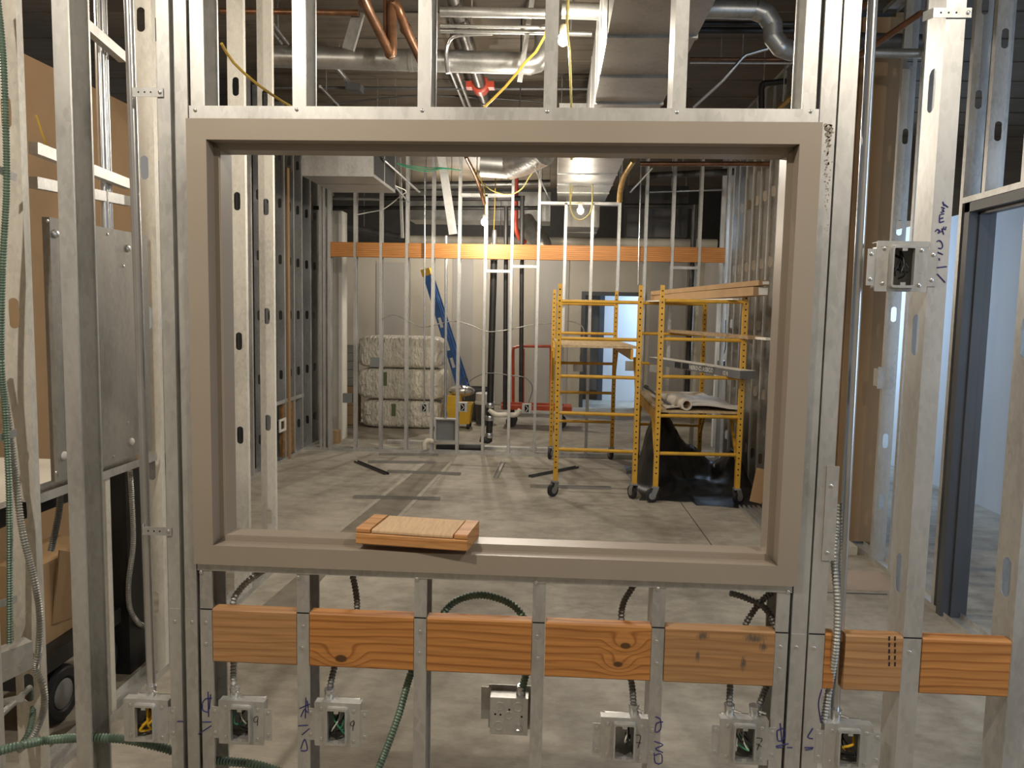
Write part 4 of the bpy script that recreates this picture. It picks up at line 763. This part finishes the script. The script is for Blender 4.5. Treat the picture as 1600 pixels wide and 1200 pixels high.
thin(664, 250, 630, YB - .02, .009, 'thin conduit beside the grey bales in the back wall', 663); thin(697, 368, 655, YB + .04, .016, 'steel conduit dropping into the grey panel box of the back wall', 696); thin(1002, 240, 445, YB - .02, .008, 'thin conduit behind the left scaffold top', 997)
MB().bar(W(689, 238, 6.9), W(708, 366, 6.95), .092, .03, (0, 1, 0)).build('hanging_stud', 'steel', label='loose metal stud hanging askew from above the back wall', cat='stud'); MB().bar(W(624, 246, 6.9), W(629, 372, 7.0), .03, .02).build('hanging_strap', 'steel', label='narrow steel strap hanging left of the askew stud', cat='strap')
q0 = W(679, 690, YB - .01); q1 = W(713, 655, YB - .01); gp = empty('panel_box', (q0.x, YB, q0.z), 'grey recessed panel box low in the back wall', 'electrical box')
MB().ringplate([(q0.x, YB - .01, q0.z), (q1.x, YB - .01, q0.z), (q1.x, YB - .01, q1.z), (q0.x, YB - .01, q1.z)], [(q0.x + .015, YB - .01, q0.z + .015), (q1.x - .015, YB - .01, q0.z + .015), (q1.x - .015, YB - .01, q1.z - .015), (q0.x + .015, YB - .01, q1.z - .015)], 0, (0, .1, 0)).build('rim', 'steel_box', gp); MB().box(q0.x + .01, YB + .07, q0.z + .01, q1.x - .01, YB + .08, q1.z - .01).build('cover', 'grey_box', gp)
for (px, py, lab, m) in ((586, 566, 'grey junction box in front of the top bale', 'grey_box'), (663, 637, 'open outlet box in front of the bottom bale', 'steel_box'), (723, 636, 'open outlet box in front of the yellow mop bucket', 'steel_box'), (823, 638, 'open outlet box right of the black pipes', 'steel_box'), (903, 573, 'junction box behind the left scaffold ladder', 'steel_box'), (985, 572, 'junction box at the right post of the left scaffold', 'steel_box'), (1023, 574, 'junction box between the two scaffolds', 'steel_box'), (543, 622, 'grey junction box beside the white pier', 'grey_box')):
    c = W(px, py, YB + .01); rt_ = empty('electrical_box', (c.x, c.y, c.z - .05), lab, 'electrical box', 'small boxes in the back wall')
    MB().box(c.x - .055, YB - .003, c.z - .055, c.x + .055, YB + .055, c.z + .055).build('back_box', m, rt_)
    if 'outlet' in lab: MB().ringplate(rrect(c.x, c.z, .07, .1, .005, YB - .012), rrect(c.x, c.z, .048, .084, .004, YB - .012), 0, (0, .009, 0)).build('mud_ring', 'steel_box', rt_); MB().box(c.x - .024, YB - .0045, c.z - .042, c.x + .024, YB - .003, c.z + .042).build('opening', 'black_hole', rt_); MB().tube(spline([(c.x - .015, YB - .006, c.z + .035), (c.x + .014, YB - .008, c.z), (c.x - .012, YB - .006, c.z - .035)], .01), .004, 6).build('wire', 'wire_white', rt_)
c = WX(1127, 572, RX + .02); db = empty('electrical_box', (c.x, c.y, c.z - .06), 'dark square box on the right wall behind the scaffold', 'electrical box'); MB().box(RX - .012, c.y - .07, c.z - .065, RX + .05, c.y + .07, c.z + .065).build('back_box', 'dark_steel', db)
MB().tube(spline([V((RX - .005, c.y, c.z + .065)), W(1133, 545, c.y - .1), W(1134, 500, c.y - .1)], .03), .008, 7).build('cable', 'flex_dark', db)
c = WX(440, 664, -2.93); sb = empty('switch_box', (c.x, c.y, c.z - .05), 'white outlet frame on the far left stud wall', 'electrical box'); MB().ringplate([(-2.925, c.y - .10, c.z - .07), (-2.925, c.y + .10, c.z - .07), (-2.925, c.y + .10, c.z + .07), (-2.925, c.y - .10, c.z + .07)], [(-2.925, c.y - .06, c.z - .045), (-2.925, c.y + .06, c.z - .045), (-2.925, c.y + .06, c.z + .045), (-2.925, c.y - .06, c.z + .045)], 0, (.012, 0, 0)).build('frame', 'white_plastic', sb); MB().box(-2.96, c.y - .06, c.z - .045, -2.95, c.y + .06, c.z + .045).build('opening', 'black_hole', sb)
def cable(pts, r, m, label): return MB().tube(spline([W(*p) for p in pts], .03), r, 6).build('cable', m, label=label, cat='cable', group='thin cables in the back wall')
cable([(597, 498, YB + .05), (615, 492, YB + .05), (635, 500, YB + .05), (660, 511, YB + .05), (690, 505, YB + .05), (710, 502, YB + .05), (735, 508, YB + .05), (760, 518, YB + .05), (790, 516, YB + .05), (830, 508, YB + .05), (860, 505, YB + .05), (890, 502, YB + .05), (912, 515, YB + .05), (906, 560, YB + .05)], .006, 'flex_grey', 'thin cable swagging through the back studs at chest height')
cable([(725, 625, YB + .05), (730, 600, YB + .05), (750, 586, YB + .05), (770, 583, YB + .05), (800, 587, YB + .05), (820, 590, YB + .05), (832, 605, YB + .05), (826, 630, YB + .05)], .006, 'flex_dark', 'thin cable arching between two outlet boxes of the back wall')
cable([(555, 336, YB + .03), (575, 332, YB + .03), (600, 326, YB + .03), (626, 306, 7.0), (634, 298, 6.9), (610, 285, 6.6), (580, 250, 6.2)], .006, 'wire_white', 'white cable looping down from the open duct end')
cable([(753, 285, 6.9), (770, 298, 6.8), (795, 304, 6.7), (815, 295, 6.6), (828, 275, 6.5), (848, 250, 6.3)], .007, 'cord_lime', 'yellow cord sagging under the wrapped round duct')
cable([(893, 245, 6.2), (891, 318, 6.2), (900, 342, 6.2), (915, 340, 6.2), (925, 320, 6.2), (925, 245, 6.2)], .007, 'cord_lime', 'yellow cord looped below the bulb near the far duct')
for k in range(3): cable([(580 + k * 6, 240, 6.4), (620 + k * 4, 255 + k * 2, 6.5), (665, 262 + k * 3, 6.6), (690, 262 + k, 6.6), (720, 266, 6.7)], .005, 'wire_green', 'green wire strung above the back wall, %s' % ('upper', 'middle', 'lower')[k])
# ================================================================== BACK ROOM THINGS
def bale(x0, x1, y0, y1, z0, z1, label, sx):
    root = empty('insulation_bale', ((x0 + x1) / 2, (y0 + y1) / 2, z0), label, 'bale', 'wrapped insulation bales'); b = MB(); n = 70; m = 36; vs = []
    cx, cy, cz = (x0 + x1) / 2, (y0 + y1) / 2, (z0 + z1) / 2; ex = .32
    sg_ = lambda v, e: math.copysign(abs(v) ** e, v)
    for j in range(m + 1):
        t = -PI / 2 + PI * j / m
        for i in range(2 * n):
            p = 2 * PI * i / (2 * n); q = V((math.cos(p) * 2, math.sin(p) * 2, t)); r0 = 1 + .02 * noise.noise(q * 1.5 + V((x0, 0, z0 * 5))) + .022 * abs(noise.noise(V((q.x * 9 + t * 5, q.y * 9, t * 2.5 + z0 * 9)))) + .016 * abs(noise.noise(V((q.x * 17 - t * 9, q.y * 17, t * 5 + z0 * 9))))
            vs.append((cx + (x1 - x0) / 2 * r0 * sg_(math.cos(t), ex) * sg_(math.cos(p), ex), cy + (y1 - y0) / 2 * r0 * sg_(math.cos(t), ex) * sg_(math.sin(p), ex), cz + (z1 - z0) / 2 * sg_(math.sin(t), ex)))
    b.add(vs, [(j * 2 * n + i, j * 2 * n + (i + 1) % (2 * n), (j + 1) * 2 * n + (i + 1) % (2 * n), (j + 1) * 2 * n + i) for j in range(m) for i in range(2 * n)]); b.build('wrapped_body', 'bag_plastic', root)
    xs = x0 + sx * (x1 - x0); MB().box(xs - .03, y0 - .006, cz - .02, xs + .03, y0 + .02, z1 - .05).build('printed_stripe', 'green_stripe', root); MB().box(x0 + .07, y0 - .004, cz - .006, x1 - .07, y0 + .02, cz + .002).build('seam', 'bag_plastic', root)
by = 8.9
bale(-2.73, -1.60, by, by + .7, .0, .405, 'bottom wrapped insulation bale of the stack of three', .42); bale(-2.79, -1.55, by, by + .7, .407, .852, 'middle wrapped insulation bale of the stack of three', .33); bale(-2.79, -1.60, by + .02, by + .7, .854, 1.31, 'top wrapped insulation bale of the stack of three', .30)
for k in range(4):
    c = W(545, 668 - k * 16, 9.1); MB().box(-3.2, 9.1, .01 + .14 * k, -2.86, 9.45, .145 + .14 * k).build('carton', 'kraft', label='small brown carton beside the bales, %s of the stack' % ('lowest', 'second', 'third', 'fourth')[k], cat='carton', group='stacked cartons beside the bales')
for k in range(5): MB().box(-3.18 + .01 * (k % 2), 9.15, .57 + .12 * k, -2.88, 9.4, .685 + .12 * k).build('paper_pack', 'steel_grey_panel', label='grey pack on top of the brown cartons, %s up' % ('first', 'second', 'third', 'fourth', 'fifth')[k], cat='pack', group='grey packs on the cartons')
MB().box(W(522, 690, 7.6).x, 7.55, 0, W(531, 690, 7.6).x, 7.65, W(525, 672, 7.6).z).build('cardboard_tube', 'cardboard', label='small cardboard piece at the foot of the white pier', cat='cardboard')
# ladder
la = W(667, 430, 10.2); lb = W(733, 660, 10.2); lb.z = 0.0; lad = empty('step_ladder', lb, 'blue fibreglass stepladder with yellow top leaning behind the studs', 'ladder'); ld = (la - lb).normalized(); ls = V((ld.z, 0, -ld.x))
for (dy, k, off) in ((0, 1, 0), (.34, 1, 0), (.05, .97, .10), (.29, .97, .10)): MB().bar(lb + V((off, dy, .005)), lb + (la - lb) * k + V((off * .3, dy, 0)), .11 if off == 0 else .07, .05, (0, 1, 0)).build('rail', 'ladder_blue', lad)
for k in range(6): p = lb + (la - lb) * (.14 + .14 * k); MB().box(p.x - .035, 10.2 - .02, p.z - .012, p.x + .06, 10.2 + .36, p.z + .012).build('step', 'emt', lad)
MB().bar(la + V((0, .17, 0)) - ld * .01, la + V((0, .17, 0)) + ld * .10, .14, .42, (0, 1, 0)).build('top_cap', 'yellow_plastic', lad)
for t in (.40, .52, .68): p = lb + (la - lb) * t; MB().bar(p - ld * .10 + V((-.0, -.027, 0)), p + ld * .06 + V((0, -.027, 0)), .045, .002, (0, 1, 0)).build('label_sticker', 'white_plastic', lad)
# mop bucket, bin, pail
c = WZ(722, 668); mb = empty('mop_bucket', c, 'yellow mop bucket with black casters behind the back studs', 'bucket')
MB().add([(c.x - .17, c.y - .14, .07), (c.x + .12, c.y - .14, .07), (c.x + .12, c.y + .14, .07), (c.x - .17, c.y + .14, .07), (c.x - .21, c.y - .17, .36), (c.x + .15, c.y - .17, .36), (c.x + .15, c.y + .17, .36), (c.x - .21, c.y + .17, .36)], [(0, 3, 2, 1), (4, 5, 6, 7), (0, 1, 5, 4), (1, 2, 6, 5), (2, 3, 7, 6), (3, 0, 4, 7)]).build('body', 'yellow_plastic', mb)
MB().box(c.x - .20, c.y - .13, .36, c.x - .02, c.y + .13, .47).build('wringer', 'yellow_plastic', mb); MB().bar((c.x - .1, c.y, .45), (c.x + .05, c.y, .75), .02, .02).build('handle', 'dark_steel', mb)
for (x, y) in ((-.13, -.12), (.1, -.12), (-.13, .12), (.1, .12)): MB().cyl((c.x + x - .02, c.y + y, .04), (c.x + x + .02, c.y + y, .04), .04, 14).build('caster', 'rubber', mb)
p = MB().sphere((c.x - .02, c.y + .05, .53), .15, 14, 8, (1.3, .8, .55)).build('plastic_bag', 'foil', label='crumpled clear plastic bag on the mop bucket', cat='bag')
c = WZ(742, 655); MB().lathe((c.x, c.y, 0), (0, 0, 1), [(0, .19), (.45, .23), (.46, .245), (.5, .245), (.5, .22), (.1, .18)], 22).build('trash_bin', 'dark_steel', label='round grey bin behind the mop bucket', cat='bin')
c = WZ(757, 662); bk = empty('paint_pail', c, 'dark pail with a white lid beside the thick black pipe', 'pail'); MB().lathe((c.x, c.y, 0), (0, 0, 1), [(0, .13), (.3, .145)], 20).build('body', 'dark_steel', bk); MB().lathe((c.x, c.y, .3), (0, 0, 1), [(0, .15), (.03, .155), (.05, .14), (.16, .14), (.17, .12)], 20).build('lid', 'white_plastic', bk)
# red drywall cart
Yc = 9.6; rc = empty('drywall_cart', W(830, 650, Yc), 'red steel drywall cart parked behind the back studs', 'cart')
A = W(802, 632, Yc); B_ = W(802, 548, Yc); C_ = W(815, 541, Yc); D_ = W(861, 541, Yc); E_ = W(861, 632, Yc)
MB().tube(spline([A, (A + B_) / 2, B_, W(805, 543, Yc), C_, (C_ + D_) / 2, D_], .04) , .022, 8).build('frame_tube', 'red_cart', rc); MB().cyl(D_, E_, .022).build('frame_tube', 'red_cart', rc)
G = W(818, 545, Yc); H_ = W(817, 632, Yc); MB().cyl(G, H_, .018).build('frame_tube', 'red_cart', rc)
a = W(785, 634, Yc); b_ = W(893, 634, Yc); MB().box(a.x, Yc - .3, a.z - .02, b_.x, Yc + .1, a.z + .04).box(a.x, Yc - .3, a.z + .06, b_.x - .12, Yc - .26, a.z + .09).build('deck', 'red_cart', rc)
for x in (a.x + .15, b_.x - .15):
    for y in (Yc - .22, Yc + .02): MB().cyl((x, y - .02, .08), (x, y + .02, .08), .08, 16).box(x - .03, y - .03, .08, x + .03, y + .03, a.z - .02).build('caster', 'rubber', rc)
# studs stored on the floor behind the back wall
for (px0, px1, py, Yd, lab) in ((605, 665, 689, 7.75, 'grey stud lying on the floor in front of the bales'), (755, 865, 694, 7.5, 'bright stud lying flat with its knockout up behind the black pipes'), (865, 1000, 690, 7.55, 'grey stud lying behind the left scaffold')):
    a = W(px0, py, Yd); b_ = W(px1, py, Yd); o = empty('loose_stud', (a.x, Yd, 0), lab, 'stud'); MB().box(a.x, Yd - .05, 0.0, b_.x, Yd + .05, .034).build('body', 'steel', o); MB().sphere((b_.x - .25, Yd, .034), 1, 14, 6, (.055, .02, .001)).build('knockout', 'black_hole', o)
# ================================================================== OVERHEAD SERVICES
def hanger(o, p): 
    if CZ - p.z > .03: MB().cyl(p, V((p.x, p.y, CZ)), .005, 6).build('hanger_rod', 'emt', o)
def rectduct(name, x0, x1, y0, y1, z0, z1, label, seams=(), m='steel_duct', drive=.012):
    root = empty(name, ((x0 + x1) / 2, (y0 + y1) / 2, z0), label, 'duct'); MB().box(x0, y0, z0, x1, y1, z1).build('duct_body', m, root)
    for x in (x0 + .02, x1 - .02): hanger(root, V((x, y0 + .25 * (y1 - y0), z1)))
    for y in seams: MB().box(x0 - .004, y, z0 - drive, x1 + .004, y + .03, z1 + .002).build('seam_flange', m, root)
    return root
rectduct('sheet_metal_duct', .215, .635, .6, 4.75, 3.0, 3.5, 'near rectangular sheet-metal duct running back under the deck', (1.35, 1.92, 2.55, 3.1, 3.8))
rectduct('sheet_metal_duct', -.01, .55, 4.85, 7.42, 3.0, 3.45, 'far rectangular sheet-metal duct above the scaffold', (5.6, 6.2, 6.75))
rectduct('sheet_metal_duct', .10, .50, 7.6, 8.9, 2.72, 3.1, 'sheet-metal duct continuing behind the back wall', (8.2,), 'steel_grey_panel')
zz = W(500, 275, 5.3).z; x0 = W(472, 260, 5.3).x; x1 = W(583, 260, 5.3).x
r3 = rectduct('sheet_metal_duct', x0, x1, 5.3, 6.3, zz, zz + .42, 'boxy duct with an open dark end at the upper left of the inner room', (5.75,), drive=.004)
MB().box(x1 - .0, 5.34, zz + .03, x1 + .003, 6.26, zz + .39).build('open_end', 'black_hole', r3)
def hpipe(name, pts, r, m, label, cat='pipe', n=14, step=.08):
    o = MB().tube(spline(pts, step) if len(pts) > 2 else pts, r, n).build(name, m, label=label, cat=cat)
    if cat in ('pipe', 'conduit', 'duct') and min(p.z for p in pts) > 2.2: hanger(o, pts[0] * .7 + pts[-1] * .3 if len(pts) == 2 else pts[len(pts) // 2])
    return o
RD = 3.9
for (pts_, r_, lab_) in PENDING: hpipe('vent_pipe', pts_, r_, 'iron_black', lab_)
rd = empty('round_duct', W(640, 97, RD), 'long round galvanized duct crossing the room above the window frame', 'duct')
MB().cyl(W(420, 88, RD), W(822, 99, RD), .077, 24).build('straight_run', 'steel_duct', rd); MB().tube(spline([W(820, 99, RD), W(838, 97, RD), W(850, 80, RD), W(852, 60, RD), W(851, 44, RD)], .05), .078, 20).build('elbow', 'steel_duct', rd)
for px in (640, 824): MB().lathe(W(px, 94 + (px - 640) * .027, RD), (1, 0, -.02), [(0, .080), (.03, .080)], 22).build('joint_band', 'steel_duct', rd)
for (py, r, Y, lab) in ((20, .032, 3.2, 'upper slim round duct left of the bulb'), (42, .012, 3.4, 'thin pipe below the upper slim duct'), (50, .016, 3.6, 'second thin pipe below the upper slim duct')): hpipe('round_pipe', [W(688, py - 2, Y), W(852, py + 1, Y)], r, 'steel_duct', lab)
hpipe('round_pipe', [W(878, 16, 3.0), W(935, 18, 3.0)], .05, 'steel_duct', 'short round duct behind the glowing bulb'); hpipe('round_pipe', [W(878, 52, 3.4), W(925, 53, 3.4)], .016, 'steel_duct', 'thin pipe behind the glowing bulb')
cp = empty('copper_drain', W(600, 40, 3.05), 'brown copper drain with elbows dropping below the deck', 'pipe')
MB().tube(spline([W(560, -20, 2.65), W(575, 14, 2.85), W(595, 55, 3.05), W(609, 82, 3.15), W(612, 84, 3.15), W(613, 70, 3.15), W(612, 30, 3.15), W(613, 5, 3.15), W(622, 12, 3.15), W(632, 40, 3.25), W(650, 78, 3.45), W(665, 110, 3.60)], .05), .030, 14).build('pipe_run', 'copper', cp)
for (px, py, Y) in ((570, 4, 3.15), (610, 83, 3.5), (634, 45, 3.6)): MB().sphere(W(px, py, Y), .042, 14, 8).build('fitting', 'copper', cp)
hpipe('copper_pipe', [W(602, -10, 3.15), W(602, 60, 3.15)], .014, 'copper', 'thin upright copper pipe beside the brown drain'); hpipe('copper_pipe', [W(345, 17, 3.25), W(560, 20, 3.25)], .019, 'copper', 'level copper pipe at the top left')
MB().bar(W(561, 20, 3.3), W(544, 78, 3.3), .075, .035, (0, 1, 0)).build('hanging_stud', 'steel_duct', label='short loose stud end hanging by the copper drain', cat='stud')
sp = empty('sprinkler_main', W(735, 90, 4.6), 'dark sprinkler main with a red clamp slanting across the deck', 'pipe')
s0 = W(706, -15, 3.2); s1 = W(762, 172, 5.6); MB().cyl(s0, s1, .052, 16).build('pipe_run', 'sprinkler_pipe', sp); sdir = (s1 - s0).normalized()
for (py_, m) in ((.22, 'sprinkler_pipe'), (.70, 'red_paint'), (.86, 'sprinkler_pipe')):
    p = s0 + (s1 - s0) * py_; g_ = MB().lathe(p, sdir, [(0, .058), (.01, .075 if m == 'red_paint' else .06), (.11, .075 if m == 'red_paint' else .06), (.12, .058)], 16)
    if m == 'red_paint':
        for s_ in (-1, 1): g_.bar(p + sdir * .06 + V((s_ * .07, 0, 0)), p + sdir * .06 + V((s_ * .12, 0, 0)), .1, .05)
    g_.build('clamp', m, sp)
for (a, b_, Y0, Y1, r, lab) in (((703, 110), (727, 168), 4.6, 5.8, .014, 'conduit running back beside the sprinkler main'), ((714, 112), (735, 168), 4.6, 5.8, .016, 'second conduit running back beside the sprinkler main'), ((523, 102), (545, 128), 4.5, 5.0, .02, 'short conduit ending in a dark junction box'), ((500, 135), (530, 166), 4.8, 5.6, .013, 'conduit slanting above the header left of centre'), ((427, 38), (450, 68), 3.6, 4.2, .012, 'conduit slanting at the upper left'), ((422, 45), (440, 68), 3.6, 4.1, .010, 'second conduit slanting at the upper left')):
    hpipe('steel_conduit', [W(a[0], a[1], Y0), W(b_[0], b_[1], Y1)], r, 'emt', lab, 'conduit')
hpipe('steel_conduit', [W(700, 115, 3.8), W(697, 85, 3.8), W(703, 62, 3.78), W(720, 54, 3.75), W(770, 52, 3.75)], .016, 'emt', 'conduit bending in a hook left of the sprinkler main', 'conduit')
MB().bar(W(543, 136, 5.0), W(566, 139, 5.0), .12, .06).build('junction_box', 'dark_steel', label='dark junction box under the deck above the header', cat='electrical box')
for (a, b_, lab) in (((425, 137), (1080, 140), 'long pipe crossing under the deck just above the header'),): hpipe('round_pipe', [W(a[0], a[1], 5.1), W(b_[0], b_[1], 5.1)], .013, 'dark_steel', lab)
hpipe('cable', [W(500, 168, 5.5), W(560, 158, 5.6), W(650, 150, 5.7), W(740, 152, 5.8), W(850, 160, 5.9)], .007, 'wire_black', 'black cable sagging under the deck above the header', 'cable', 6)
MB().bar(W(833, -10, 3.6), W(812, 128, 3.6), .034, .003, (0, 1, 0)).build('hanging_strap', 'steel_box', label='perforated hanger strap beside the round duct elbow', cat='strap')
hpipe('cord', [V((W(856, 50, 3.2).x, 3.2, CZ)), W(852, 55, 3.2), W(820, 98, 3.3), W(790, 135, 3.4), W(752, 172, 3.5)], .009, 'cord_yellow', 'tan cord slanting down across the round duct', 'cord', 7); hpipe('cord', [V((W(886, 30, 2.6).x, 2.6, CZ)), W(886, 30, 2.6), W(890, 80, 2.6), W(893, 175, 2.65), W(893, 250, 2.7)], .007, 'cord_lime', 'yellow cord hanging straight beside the glowing bulb', 'cord', 7)
hpipe('cord', [W(346, 68, 1.2), W(365, 98, 1.3), W(400, 130, 1.4), W(440, 158, 1.5), W(465, 172, 1.6)], .006, 'cord_yellow', 'tan cord sagging across the top left stud bay', 'cord', 7)
fx_ = empty('flexible_duct', W(1200, 50, 3.05), 'bright round duct with a segmented elbow at the upper right', 'duct')
MB().cyl(W(1082, 14, 3.05), W(1180, 16, 3.05), .054, 20).build('straight_run', 'steel_duct', fx_)
ep = [W(1180, 16, 3.05), W(1196, 22, 3.05), W(1207, 38, 3.05), W(1208, 58, 3.05), W(1220, 74, 3.05), W(1238, 80, 3.1)]
for k in range(len(ep) - 1): MB().cyl(ep[k], ep[k + 1], .058, 18).build('elbow_segment', 'steel_duct', fx_); MB().sphere(ep[k + 1], .059, 14, 8).build('elbow_segment', 'steel_duct', fx_)
for (py, r, Y, m, lab) in ((37, .018, 3.4, 'iron_black', 'upper black pipe behind the segmented duct'), (47, .024, 3.5, 'iron_black', 'lower black pipe behind the segmented duct'), (92, .012, 4.3, 'copper', 'thin copper pipe crossing at the upper right'), (98, .008, 4.3, 'steel', 'thin steel pipe under the copper pipe at upper right')): hpipe('round_pipe', [W(1078, py, Y), W(1240, py + 1, Y)], r, m, lab)
hpipe('steel_conduit', [W(1083, 168, 3.9), W(1130, 125, 3.8), W(1160, 90, 3.75), W(1172, 84, 3.75), W(1200, 76, 3.75)], .012, 'emt', 'bent conduit slanting up at the upper right', 'conduit'); hpipe('vent_pipe', [W(1190, 172, 4.7), W(1190, 138, 4.7), W(1193, 131, 4.7), W(1200, 130, 4.7), W(1228, 127, 4.7)], .024, 'iron_black', 'black elbow pipe above the header at the right', step=.03); hpipe('copper_pipe', [W(1217, 170, 4.5), W(1238, 150, 4.4)], .02, 'brass', 'short brass pipe end at the upper right stud')
# inside, seen under the head of the frame
wd = empty('wrapped_duct', W(800, 262, 6.2), 'foil-wrapped round duct hanging above the back wall', 'duct'); MB().cyl(W(752, 255, 6.3), W(795, 258, 6.3), .14, 22).build('metal_sleeve', 'steel_duct', wd); MB().tube(spline([W(795, 258, 6.3), W(820, 250, 6.2), W(850, 235, 6.0)], .05), .15, 18).build('foil_wrap', 'foil', wd)
hpipe('copper_pipe', [W(990, 250, 5.6), W(975, 275, 6.1), W(969, 300, 6.5), W(968, 315, 6.6)], .03, 'brass', 'brass pipe dropping to the back wall header'); hpipe('copper_pipe', [W(1000, 256, 5.6), W(1225, 256, 5.6)], .022, 'copper', 'level copper pipe under the head of the frame'); hpipe('copper_pipe', [W(728, 245, 5.9), W(745, 280, 6.4), W(757, 318, 6.8)], .02, 'copper', 'slanting copper pipe above the brightest bulb')
# behind the back wall, above the far drywall
for (py, r, Y, m, lab) in ((375, .065, 9.1, 'pvc', 'pale wrapped pipe running level above the far drywall'), (392, .05, 10.5, 'dark_steel', 'dark pipe running low above the far drywall')): hpipe('round_pipe', [W(640, py, Y), W(1120, py + 6, Y)], r, m, lab)
rectduct('sheet_metal_duct', W(640, 330, 9.5).x, W(860, 330, 9.5).x, 9.4, 10.0, W(700, 345, 9.5).z, W(700, 300, 9.5).z, 'wide duct crossing behind the black level pipes', ())
rectduct('sheet_metal_duct', W(980, 330, 9.0).x, W(1075, 330, 9.0).x, 9.0, 9.5, W(1000, 370, 9).z, W(1000, 290, 9).z, 'grey air unit above the far drywall at the right', (), 'dark_steel')
for k, (px, py) in enumerate(((580, 375), (720, 340), (800, 365))):
    pass
fd = hpipe('flexible_duct', [W(820, 345, 9.0), W(830, 360, 8.9), W(845, 378, 8.8), W(850, 395, 8.8)], .13, 'foil', 'foil flexible duct bending down behind the right black pipe', 'duct', 16, .04)
MB().tube(spline([V((W(806, 335, 7.7).x, 7.7, CZ)), W(806, 300, 7.7), W(806, 335, 7.7), W(806, 355, 7.7), W(812, 372, 7.8), W(820, 378, 7.9)], .03), .03, 12).build('valve_pipe', 'red_paint', label='red sprinkler fitting between the black pipes', cat='pipe')
hpipe('round_pipe', [W(545, 355, 9), W(625, 370, 9)], .05, 'dark_steel', 'dark pipe slanting behind the left back studs')
for (a, b_, Y0, Y1, r, m, lab) in (((470, 308), (640, 312), 8.2, 8.2, .022, 'emt', 'level conduit behind the boxy duct'), ((640, 290), (860, 286), 8.4, 8.4, .045, 'steel_duct', 'level round duct above the black pipes behind the studs'), ((600, 250), (655, 300), 5.6, 7.0, .012, 'emt', 'conduit slanting down behind the green wires'), ((592, 262), (640, 318), 5.8, 7.0, .010, 'emt', 'lower conduit slanting behind the green wires'),
        ((1010, 275), (1150, 268), 8.0, 7.6, .04, 'dark_steel', 'dark pipe crossing under the deck at the right'), ((1015, 300), (1130, 296), 8.6, 8.6, .016, 'emt', 'thin conduit under the deck at the right'), ((1020, 262), (985, 300), 5.8, 7.0, .010, 'emt', 'thin conduit slanting beside the brass pipe'), ((835, 262), (862, 318), 6.0, 7.4, .009, 'emt', 'thin conduit slanting left of the far duct')):
    hpipe('steel_conduit' if m == 'emt' else 'round_pipe', [W(a[0], a[1], Y0), W(b_[0], b_[1], Y1)], r, m, lab, 'conduit' if m == 'emt' else 'pipe')
# right corridor extras
c = WX(1375, 590, CX - .01); eb = empty('electrical_box', (c.x, c.y, c.z - .05), 'small steel box on the corridor stud beside the big front stud', 'electrical box'); MB().box(CX - .03, c.y - .02, c.z - .06, CX + .03, c.y + .06, c.z + .06).build('back_box', 'steel_box', eb); MB().box(CX - .034, c.y - .025, c.z - .075, CX + .07, c.y - .018, c.z + .075).build('bracket', 'steel_box', eb)
hpipe('copper_pipe', [W(1330, 95, 2.6), W(1440, 20, 2.2)], .016, 'copper', 'slanting copper pipe high in the right bay'); hpipe('copper_pipe', [W(1345, 12, 2.8), W(1385, -20, 2.6)], .016, 'copper', 'second slanting copper pipe at the top of the right bay')
hpipe('round_pipe', [W(1325, 62, 3.6), W(1445, 66, 3.6)], .05, 'dark_steel', 'dark round pipe crossing high in the right bay'); hpipe('round_pipe', [W(1325, 82, 3.3), W(1445, 84, 3.3)], .03, 'steel_duct', 'steel pipe under the dark one in the right bay')
MB().bar((2.08, 3.72, .03), (2.2, 3.72, .03), .16, .06).build('lumber_block', 'pvc', label='pale block on the floor at the end of the brown boards', cat='block')
hpipe('cable_bundle', [V((2.36, 1.9, 2.38)), V((2.37, 1.8, 2.5)), V((2.36, 1.7, 2.38))], .02, 'wire_black', 'dark cable bundle resting on the door head track', 'cable', 8, .02)
